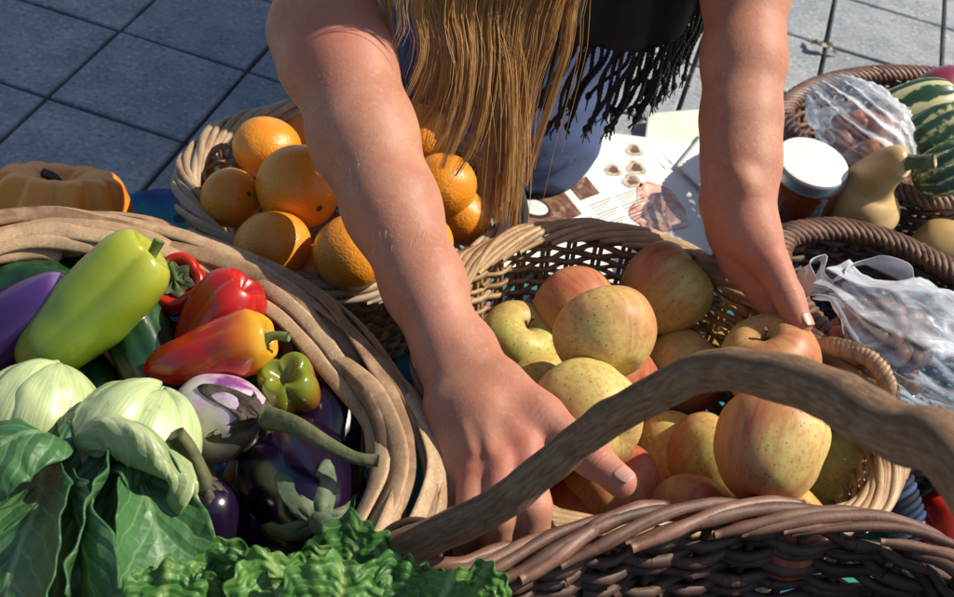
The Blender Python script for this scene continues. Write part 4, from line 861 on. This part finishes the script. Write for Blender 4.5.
body += fin([(500, 464, .917, .0125), (499, 518, .900, .0118), (498, 552, .912, .0112), (497, 585, .93, .0095)], .003)
body += fin([(474, 472, .92, .012), (470, 520, .903, .0108), (467, 550, .93, .010), (467, 570, .955, .0085)], .003)
body += fin([(450, 468, .932, .011), (443, 508, .92, .0095), (440, 536, .94, .0088), (440, 553, .96, .0075)], .003)
# forearm and hand at the right of the picture
arm2 = [np.r_[S2, .05]]+C((750, -80, 1.20, .040), (746, -10, 1.182, .0365), (744, 60, 1.163, .034), (741, 120, 1.148, .0318), (741, 165, 1.138, .0305), (739, 195, 1.132, .029))
body += chain(arm2, .02)
body += chain(C((724, 206, 1.135, .021), (733, 232, 1.145, .020), (742, 246, 1.155, .018)), .012)
body += chain(C((742, 200, 1.125, .026), (750, 232, 1.120, .024), (770, 262, 1.112, .0165)), .012)
body += chain(C((770, 262, 1.110, .0150), (778, 276, 1.107, .0135), (788, 296, 1.102, .0128), (792, 306, 1.099, .0118), (800, 323, 1.094, .0108)), .004)
body += chain(C((740, 228, 1.140, .022), (742, 262, 1.142, .0165), (762, 292, 1.132, .0125)), .012)
body += fin([(742, 264, 1.140, .0150), (764, 295, 1.130, .0118), (780, 318, 1.122, .0108), (789, 331, 1.118, .0092)], .003)
for pts in ([(744, 238, 1.163, .014), (753, 275, 1.198, .0105), (748, 300, 1.218, .0095), (742, 318, 1.228, .008)],
            [(735, 232, 1.163, .0135), (737, 262, 1.20, .010), (733, 285, 1.222, .009), (728, 302, 1.232, .0078)], [(726, 224, 1.16, .012), (723, 248, 1.19, .009), (719, 268, 1.21, .0082), (715, 282, 1.218, .007)]):
    body += chain(C((740, 205, 1.14, .02), pts[0]), .012); body += fin(pts, .004)
body.append((P(741, 178, 1.104), P(745, 184, 1.104), .006, .006, .014))
for a, b, c_ in [((452, 392, .958), (466, 425, .938), (474, 452, .925)), ((476, 398, .952), (486, 425, .935), (489, 450, .922))]:   # veins on the back of the hand
    body += [(P(*a)-AF*.0135, P(*b)-AF*.0135, .0019, .0019, .005), (P(*b)-AF*.0135, P(*c_)-AF*.0125, .0019, .0017, .005)]
# shoulders, neck and head (above the picture)
body += [(S1, NK-[0, 0, .03], .05, .055, .03), (S2, NK-[0, 0, .03], .05, .055, .03), (NK-[0, 0, .03], NK*.5+HD*.5, .052, .045, .02), (NK*.55+HD*.45, HD+[0, .02, -.02], .045, .06, .02)]
body += [(HD+[0, .025, .02], HD+[0, .0, .04], .082, .078, .02), (HD+[0, -.02, -.02], HD+[0, -.045, -.07], .062, .030, .025), (HD+[0, -.075, .0], HD+[0, -.098, -.03], .008, .012, .008),
         (HD+[.03, -.06, -.02], HD+[.035, -.055, -.03], .022, .02, .015), (HD+[-.03, -.06, -.02], HD+[-.035, -.055, -.03], .022, .02, .015), (HD+[-.02, -.075, -.055], HD+[.02, -.075, -.055], .009, .009, .006),
         (HD+[.078, .02, .01], HD+[.08, .025, -.025], .012, .009, .005), (HD+[-.078, .02, .01], HD+[-.08, .025, -.025], .012, .009, .005)]
m = Mat('skin', Roughness=.56, Specular_IOR_Level=.32, Subsurface_Weight=.18, Subsurface_Radius=(.010, .0035, .0018), Subsurface_Scale=.8)
n1 = m.noise(22, detail=4); n2 = m.noise(260, detail=3); n3 = m.noise(70, detail=5, rough=.65)
c = m.ramp(n1, [(.3, (.37, .155, .09)), (.7, (.48, .235, .15))]); c = m.mix(m.ramp(n3, [(.48, 0.), (.7, .5)]), c, (.36, .125, .08))
fr = m.voro(130); c = m.mix(m.ramp(fr, [(.05, .35), (.12, 0.)]), c, (.24, .095, .05)); c = m.mix(m.ramp(n2, [(.3, .25), (.45, 0.)]), c, (.60, .38, .27)); big = m.noise(9, detail=3); c = m.mix(m.ramp(big, [(.45, 0.), (.68, .45)]), c, (.42, .13, .09))
skinlines = m.voro(520, feature='DISTANCE_TO_EDGE')
wr_ = m.nd('ShaderNodeTexWave', {'Vector': m.co(), 'Scale': 120., 'Distortion': 6., 'Detail': 3., 'Detail Scale': 2.}, 1)
h_ = m.math('ADD', m.math('MULTIPLY', skinlines, .6), m.math('MULTIPLY', n3, 2.0)); h_ = m.math('ADD', h_, m.math('MULTIPLY', m.noise(420, detail=3), 1.1)); oc = m.co()
PO = np.array([.03, 1.5, 0])
def near(pt, rad):
    d_ = m.nd('ShaderNodeVectorMath', {0: oc, 1: tuple(pt-PO)}, out=1, operation='DISTANCE'); return m.nd('ShaderNodeMapRange', {'Value': d_, 'From Min': rad, 'From Max': rad*.35, 'To Min': 0., 'To Max': 1.}, interpolation_type='SMOOTHSTEP')
def crease(h, a, b, rad, freq, amt):
    ax_ = b-a; ax_ = ax_/np.linalg.norm(ax_)
    q = m.nd('ShaderNodeVectorMath', {0: m.nd('ShaderNodeVectorMath', {0: oc, 1: tuple(a-PO)}, operation='SUBTRACT'), 1: tuple(ax_)}, out=1, operation='DOT_PRODUCT')
    q = m.math('ADD', q, m.math('MULTIPLY', m.math('SUBTRACT', m.noise(60, detail=2), .5), .008))
    wv = m.math('POWER', m.math('ABSOLUTE', m.math('SINE', m.math('MULTIPLY', q, freq))), .35)
    return m.math('ADD', h, m.math('MULTIPLY', m.math('MULTIPLY', wv, near(a, rad)), amt))
for a, b, rad, fq, am in [(P(592, 452, .90), P(621, 482, .89), .014, 900., 2.2), (P(541, 416, .925), P(590, 456, .90), .014, 700., 1.6), (P(458, 360, .96), P(480, 420, .93), .024, 420., 1.8), (P(788, 294, 1.09), P(800, 323, 1.085), .014, 900., 2.4), (P(742, 196, 1.11), P(752, 235, 1.10), .024, 420., 2.2)]: h_ = crease(h_, a, b, rad, fq, am)
for pt, rad in [(P(525, 446, .915), .024), (P(500, 464, .905), .024), (P(474, 472, .91), .022), (P(621, 482, .895), .020), (P(592, 456, .905), .016), (P(800, 323, 1.09), .022), (P(770, 262, 1.10), .022), (P(330, 40, 1.04), .05), (P(785, 318, 1.11), .02)]: c = m.mix(m.math('MULTIPLY', near(pt, rad), .38), c, (.42, .11, .075))
m.set('Base_Color', c); m.bump(h_, .2, .0009); SKIN = m.m
pers = empty('person', (.03, 1.5, 0), 'person with long blond hair and black fringed scarf reaching both bare arms into apples', 'person'); po = np.array(pers.location)
sdf_mesh(body, .0022).build('body', SKIN, pers, po)
m = Mat('nail', Roughness=.32, Base_Color=(.50, .255, .185), Subsurface_Weight=.1, Subsurface_Radius=(.006, .003, .002)); NAIL = m.m
def nail(tip, base, r, dorsal, wid=.70, ln=.95):
    tip = np.asarray(tip); ax_ = tip-np.asarray(base); ax_ /= np.linalg.norm(ax_); nr = np.asarray(dorsal, float); nr -= ax_*(nr@ax_); nr /= np.linalg.norm(nr); bn = np.cross(ax_, nr)
    u = np.linspace(-1, 1, 12)[:, None]; v = np.linspace(-1, 1, 11)[None]; sh = np.sqrt(np.clip(1-np.clip(u, 0, 1)**2*.55, 0, 1))*np.sqrt(np.clip(1-np.clip(-u, 0, 1)**4*.5, 0, 1))
    th = v*wid*sh*1.25; rr = r*(1.02-.035*np.clip(u, 0, 1)**2)
    g = tip+(u*r*ln*.8+.0*v+r*.10)[..., None]*ax_+(rr*np.cos(th))[..., None]*nr+(rr*np.sin(th))[..., None]*bn
    mb = MB(); mb.grid(g); return mb.build('fingernail', NAIL, pers, po, solid=.0003)
nail(P(621, 482, .902), P(590, 456, .915), .0112, tv*.75+CU*.75+CR*.1, .5, .68)
nail(P(800, 323, 1.094), P(788, 296, 1.102), .0106, tv*.75+CU*.45+CR*.55, .5, .68)
# clothes: light shirt, jeans, dark scarf with a twisted fringe
CH = np.array([.03, 1.40, .50]); HP = np.array([.0, 1.60, .54]); MD = np.array([.015, 1.45, .62])
shirt = [(S1+[-.0, .0, .0], S2, .058, .058, .03), (NK+[0, .05, -.06], CH, .085, .12, .04), (CH+[-.04, 0, 0], MD+[-.04, 0, 0], .11, .12, .04), (CH+[.04, 0, 0], MD+[.04, 0, 0], .11, .12, .04), (MD+[-.045, 0, 0], HP+[-.04, 0, 0], .12, .12, .04), (MD+[.045, 0, 0], HP+[.04, 0, 0], .12, .12, .04),
         (S1, S1*.55+arm1[1][:3]*.45, .06, .057, .03), (S2, S2*.55+arm2[1][:3]*.45, .058, .056, .03)]
m = Mat('shirt_cotton', Roughness=.85, Base_Color=(.42, .45, .55)); m.bump(m.noise(35, detail=4, dist=1.), .5, .006)
sdf_mesh(shirt, .008).build('shirt', m.m, pers, po)
K1, K2 = np.array([.018, 1.285, .076]), np.array([-.14, 1.37, .078])
jeans = [(HP+[.08, 0, -.02], K1, .105, .076, .03), (HP+[-.08, 0, -.02], K2, .105, .074, .03), (HP+[-.05, .03, 0], HP+[.05, .03, 0], .12, .12, .04), (K1, [.09, 1.72, .055], .07, .045, .02), (K2, [-.10, 1.76, .055], .068, .045, .02),
         (K1+[0, -.02, -.02], K1+[0, .06, -.03], .068, .06, .03)]
m = Mat('denim', Roughness=.85); tw = m.nd('ShaderNodeTexWave', {'Vector': m.co('Object', (1, 1, 1.6)), 'Scale': 260., 'Distortion': 1.5}, 1); n = m.noise(9, detail=5)
c = m.ramp(n, [(.3, (.028, .048, .13)), (.7, (.06, .09, .21))]); c = m.mix(m.math('MULTIPLY', tw, .35), c, (.13, .17, .30)); m.set('Base_Color', c); m.bump(m.math('ADD', m.math('MULTIPLY', tw, .3), m.noise(14, detail=3, dist=1.5)), .5, .004)
mb = sdf_mesh(jeans, .005); v = mb.v[0]; wr_ = fbm(np.c_[v[:, 0]*9+v[:, 2]*6, v[:, 1]*7, v[:, 2]*26-v[:, 0]*10], 31, 2); dn = v-np.array([0, 1.5, .2]); mb.v[0] = v+dn/np.linalg.norm(dn, axis=1)[:, None]*(.0045*(1-2*np.abs(wr_)))[:, None]; mb.build('jeans', m.m, pers, po)
m = Mat('shoe_leather', Roughness=.5, Base_Color=(.03, .022, .018))
sdf_mesh([([.09, 1.74, .045], [.09, 1.84, .05], .04, .035, .02), ([-.10, 1.78, .045], [-.10, 1.88, .05], .04, .035, .02)], .006).build('shoes', m.m, pers, po)
m = Mat('scarf_wool', Roughness=.95); tw = m.nd('ShaderNodeTexWave', {'Vector': m.co('Object', (1, 1, .6)), 'Scale': 220.}, 1); m.set('Base_Color', m.mix(tw, (.012, .012, .009), (.034, .033, .025))); m.bump(m.math('ADD', m.math('MULTIPLY', tw, .4), m.noise(300)), .5, .0015); SCF = m.m
hem = crv(W((548, 40, 1.215), (570, 44, 1.22), (600, 48, 1.235), (628, 51, 1.225), (650, 50, 1.245), (672, 40, 1.235), (690, 22, 1.25), (704, 6, 1.245), (722, -14, 1.25)), 110)
u = np.linspace(0, 1, 110)[:, None]; v = np.linspace(0, 1, 50)[None]
toN = NK+np.array([.05, -.04, -.02])
g = hem[:, None]+(v**1.0)[..., None]*np.array([.0, .05, .26])*(1-.0*u[..., None]); pull = (v**2*.6)[..., None]; g = g*(1-pull)+(toN+(u-.5)[..., None]*np.array([.16, .03, .0]))*pull
g = g+(.004*np.sin(u*21+v*2)*(.35+v)+.001*np.sin(u*47))[..., None]*np.array([.2, -1, 0.])
mb = MB(); mb.grid(g); scf = mb.build('scarf', SCF, pers, po, solid=.003); mb = MB()
mb = MB(); g0 = [(NK+np.array([.095*math.cos(a)*1.0, .085*math.sin(a)+.0, -.01+.03*math.sin(a)])) for a in np.arange(40)*2*PI/40]
ring = crv(g0, 90, True); mb.tube(ring, .036+.004*np.sin(np.arange(90)*.9), 18, closed=True); mb.v[0] = mb.v[0]+.004*fbm(mb.v[0]*40, 2)[:, None]; mb.build('scarf_loop', SCF, scf, po)
mb = MB(); rf_ = np.random.default_rng(12); nf = 46; lens = []
for i in range(nf):
    f = (i+rf_.uniform(.2, .8))/nf; b = hem[int(f*109)]+np.array([0, rf_.uniform(-.004, .004), .002]); L = rf_.uniform(.070, .088)*(1.0+.15*math.sin(i*.9)); k = np.linspace(0, 1, 34)
    sw = rf_.normal(0, .006, 2)-np.array([.006, 0]); q = b+np.c_[sw[0]*k**1.5-.004*k, sw[1]*k**1.5, -L*k]; q += np.c_[.0025*np.sin(k*7+i), .002*np.sin(k*6+i*2), 0*k]
    for h in (0, 1, 2):
        a = k*2*PI*7+h*2*PI/3; mb.tube(q+np.c_[.0011*np.cos(a), .0011*np.sin(a), 0*a], .00135*(1-.15*k), 5)
    e = q[-1]
    s_ = np.arange(7)/6; mb.tube(np.c_[e[0]+0*s_, e[1]+0*s_, e[2]+.006-.010*s_], .003*np.sin(PI*(s_*.9+.05))+.0004, 7)
    for h in range(5): mb.tube([e, e+np.array([rf_.normal(0, .0035), rf_.normal(0, .003), -rf_.uniform(.006, .014)])], .0006, 4)
mb.build('fringe', SCF, scf, po)
# hair
m = Mat('blond_hair', Roughness=.5, Specular_IOR_Level=.35)
c = m.ramp(m.island(), [(0, (.70, .44, .17)), (.5, (.78, .53, .23)), (.85, (.84, .62, .32)), (1, (.92, .76, .48))])
c = m.mix(m.ramp(m.noise(12), [(.4, 0.), (.7, .3)]), c, (.46, .24, .08)); m.set('Base_Color', c)
out = m.t.nodes['Material Output']; tb = m.t.nodes.new('ShaderNodeBsdfTranslucent'); m.t.links.new(c, tb.inputs[0]); mx = m.t.nodes.new('ShaderNodeMixShader'); mx.inputs[0].default_value = .55
m.t.links.new(m.b.outputs[0], mx.inputs[1]); m.t.links.new(tb.outputs[0], mx.inputs[2]); m.t.links.new(mx.outputs[0], out.inputs[0])
locks = [  # picture points, distance at the tip, hairs, spread
    ([(425, -20), (431, 30), (430, 70), (416, 108), (398, 134)], 1.16, 60, .0055), ([(443, -20), (449, 40), (446, 90), (428, 122), (404, 142)], 1.165, 70, .006), ([(460, -20), (462, 50), (455, 100), (440, 140), (424, 160)], 1.16, 75, .006),
    ([(476, -20), (470, 60), (462, 115), (448, 150), (437, 182)], 1.165, 80, .006), ([(494, -20), (487, 60), (478, 120), (462, 160), (443, 186)], 1.17, 70, .0055), ([(512, -20), (502, 60), (492, 120), (484, 180), (478, 226)], 1.18, 90, .006),
    ([(528, -20), (514, 50), (506, 110), (503, 170), (497, 240)], 1.185, 110, .006), ([(548, -20), (530, 40), (518, 100), (514, 170), (510, 244)], 1.19, 90, .0055), ([(562, -20), (548, 35), (531, 85), (522, 150), (512, 238)], 1.19, 60, .005),
    ([(580, -20), (568, 40), (551, 95), (536, 140), (520, 200)], 1.2, 55, .004), ([(405, -20), (404, 20), (394, 45), (380, 52)], 1.14, 20, .008), ([(418, -20), (422, 45), (412, 80), (398, 108)], 1.15, 30, .007),
    ([(392, -20), (394, 40), (402, 90), (411, 140)], 1.17, 26, .005), ([(470, -20), (480, 70), (488, 130), (492, 190), (490, 236)], 1.19, 80, .006),
    ([(500, -20), (510, 60), (512, 130), (508, 190), (501, 232)], 1.18, 80, .006), ([(455, -20), (444, 40), (434, 90), (428, 130), (424, 160)], 1.2, 36, .012), ([(436, -20), (425, 50), (412, 95), (404, 120)], 1.2, 36, .011), ([(485, -20), (474, 60), (464, 110), (452, 140), (440, 170)], 1.19, 60, .009)]
mb = MB(); rh = np.random.default_rng(27)
crown = HD+np.array([0, .03, .1])
for pts, dt, nh, spr in locks:
    path = []; m_ = len(pts)
    for i, (x, y) in enumerate(pts):
        path.append(P(x, y, dt-.11*(1-(y+20)/260)-.008))
    root_ = HD+np.array([np.clip((pts[0][0]-480)*.0009, -.08, .08), -.055+rh.uniform(-.02, .02), -.02]); a0 = crown+np.array([(pts[0][0]-480)*.0005, 0, 0])
    full = crv([a0+[0, 0, -.01], a0+np.array([(pts[0][0]-480)*.0006, -.06, -.02])]+[root_*.65+path[0]*.35+np.array([0, -.02, 0])]+path, 46)
    lk = rh.uniform(0, 6, 3)
    for h in range(int(nh*2.2)):
        k = np.linspace(0, 1, 46); end = rh.uniform(.86, 1.); ph = rh.uniform(0, 6, 3)
        o_ = rh.normal(0, 1, 3)*np.array([1, .8, .3])*spr*.62
        taper = 1.25-.75*k**2+.25*np.sin(k*5+ph[0])*k
        q = full+o_*taper[:, None]+np.c_[np.sin(k*9+lk[0]), np.sin(k*8+lk[1]), 0*k]*.0022*k[:, None]+np.c_[np.sin(k*6+ph[0]), np.sin(k*7+ph[1]), 0*k]*.0009*k[:, None]+np.c_[np.sin(k*15+ph[2]), np.cos(k*13+ph[1]), 0*k]*.00022
        if rh.random() < .07: q = q+(rh.normal(0, 1, 3)*np.array([1, .6, .5])*.016)*(k**2)[:, None]
        q = crv(q[:max(6, int(46*end))], 34); mb.tube(q, (.00030+.00022*rh.random())*(1-.6*np.linspace(0, 1, 34)**4+3.5*np.clip(.5-np.linspace(0, 1, 34), 0, .25)*4), 3, cap=False)
hair = mb.build('hair', m.m, pers, po)
mb = MB(); a = np.linspace(0, PI*.62, 20)[:, None]; b = np.arange(40)[None]*2*PI/40
g = np.stack([.086*np.sin(a)*np.cos(b), .094*np.sin(a)*np.sin(b)+.022, .09*np.cos(a)+.045+0*b], -1)
cut = np.clip(-np.sin(b), 0, 1)*np.clip(a-1.0, 0, 1); g[..., 2] += .10*cut; mb.grid(g+HD+.003*fbm(g*30, 4)[..., None], cv=True); mb.build('hair_cap', m.m, hair, po, solid=.004)
# fine light hairs on the reaching forearm
m = Mat('arm_hair', Roughness=.4, Base_Color=(.80, .66, .45)); mb = MB()
for i in range(420):
    j = rh.integers(2, 6); f = rh.random(); c_ = arm1[j]*(1-f)+arm1[j+1]*f; t = (arm1[j+1]-arm1[j])[:3]; t /= np.linalg.norm(t); a = rh.uniform(-1.4, 1.4)
    e1 = np.cross(t, tv); e1 /= np.linalg.norm(e1); e2 = np.cross(e1, t); n_ = e2*math.cos(a)+e1*math.sin(a)
    if n_ @ tv < 0: n_ = -n_
    s0 = c_[:3]+n_*c_[3]*.985; L = rh.uniform(.006, .013); sd = np.cross(t, n_)*rh.uniform(-.5, .5); k = np.linspace(0, 1, 6)[:, None]
    mb.tube(s0+(t*.8+sd)*L*k+n_*(.0022*np.sin(k*2.6)), .00011*(1.2-k[:, 0]), 3, cap=False)
mb.build('arm_hair', m.m, pers, po)
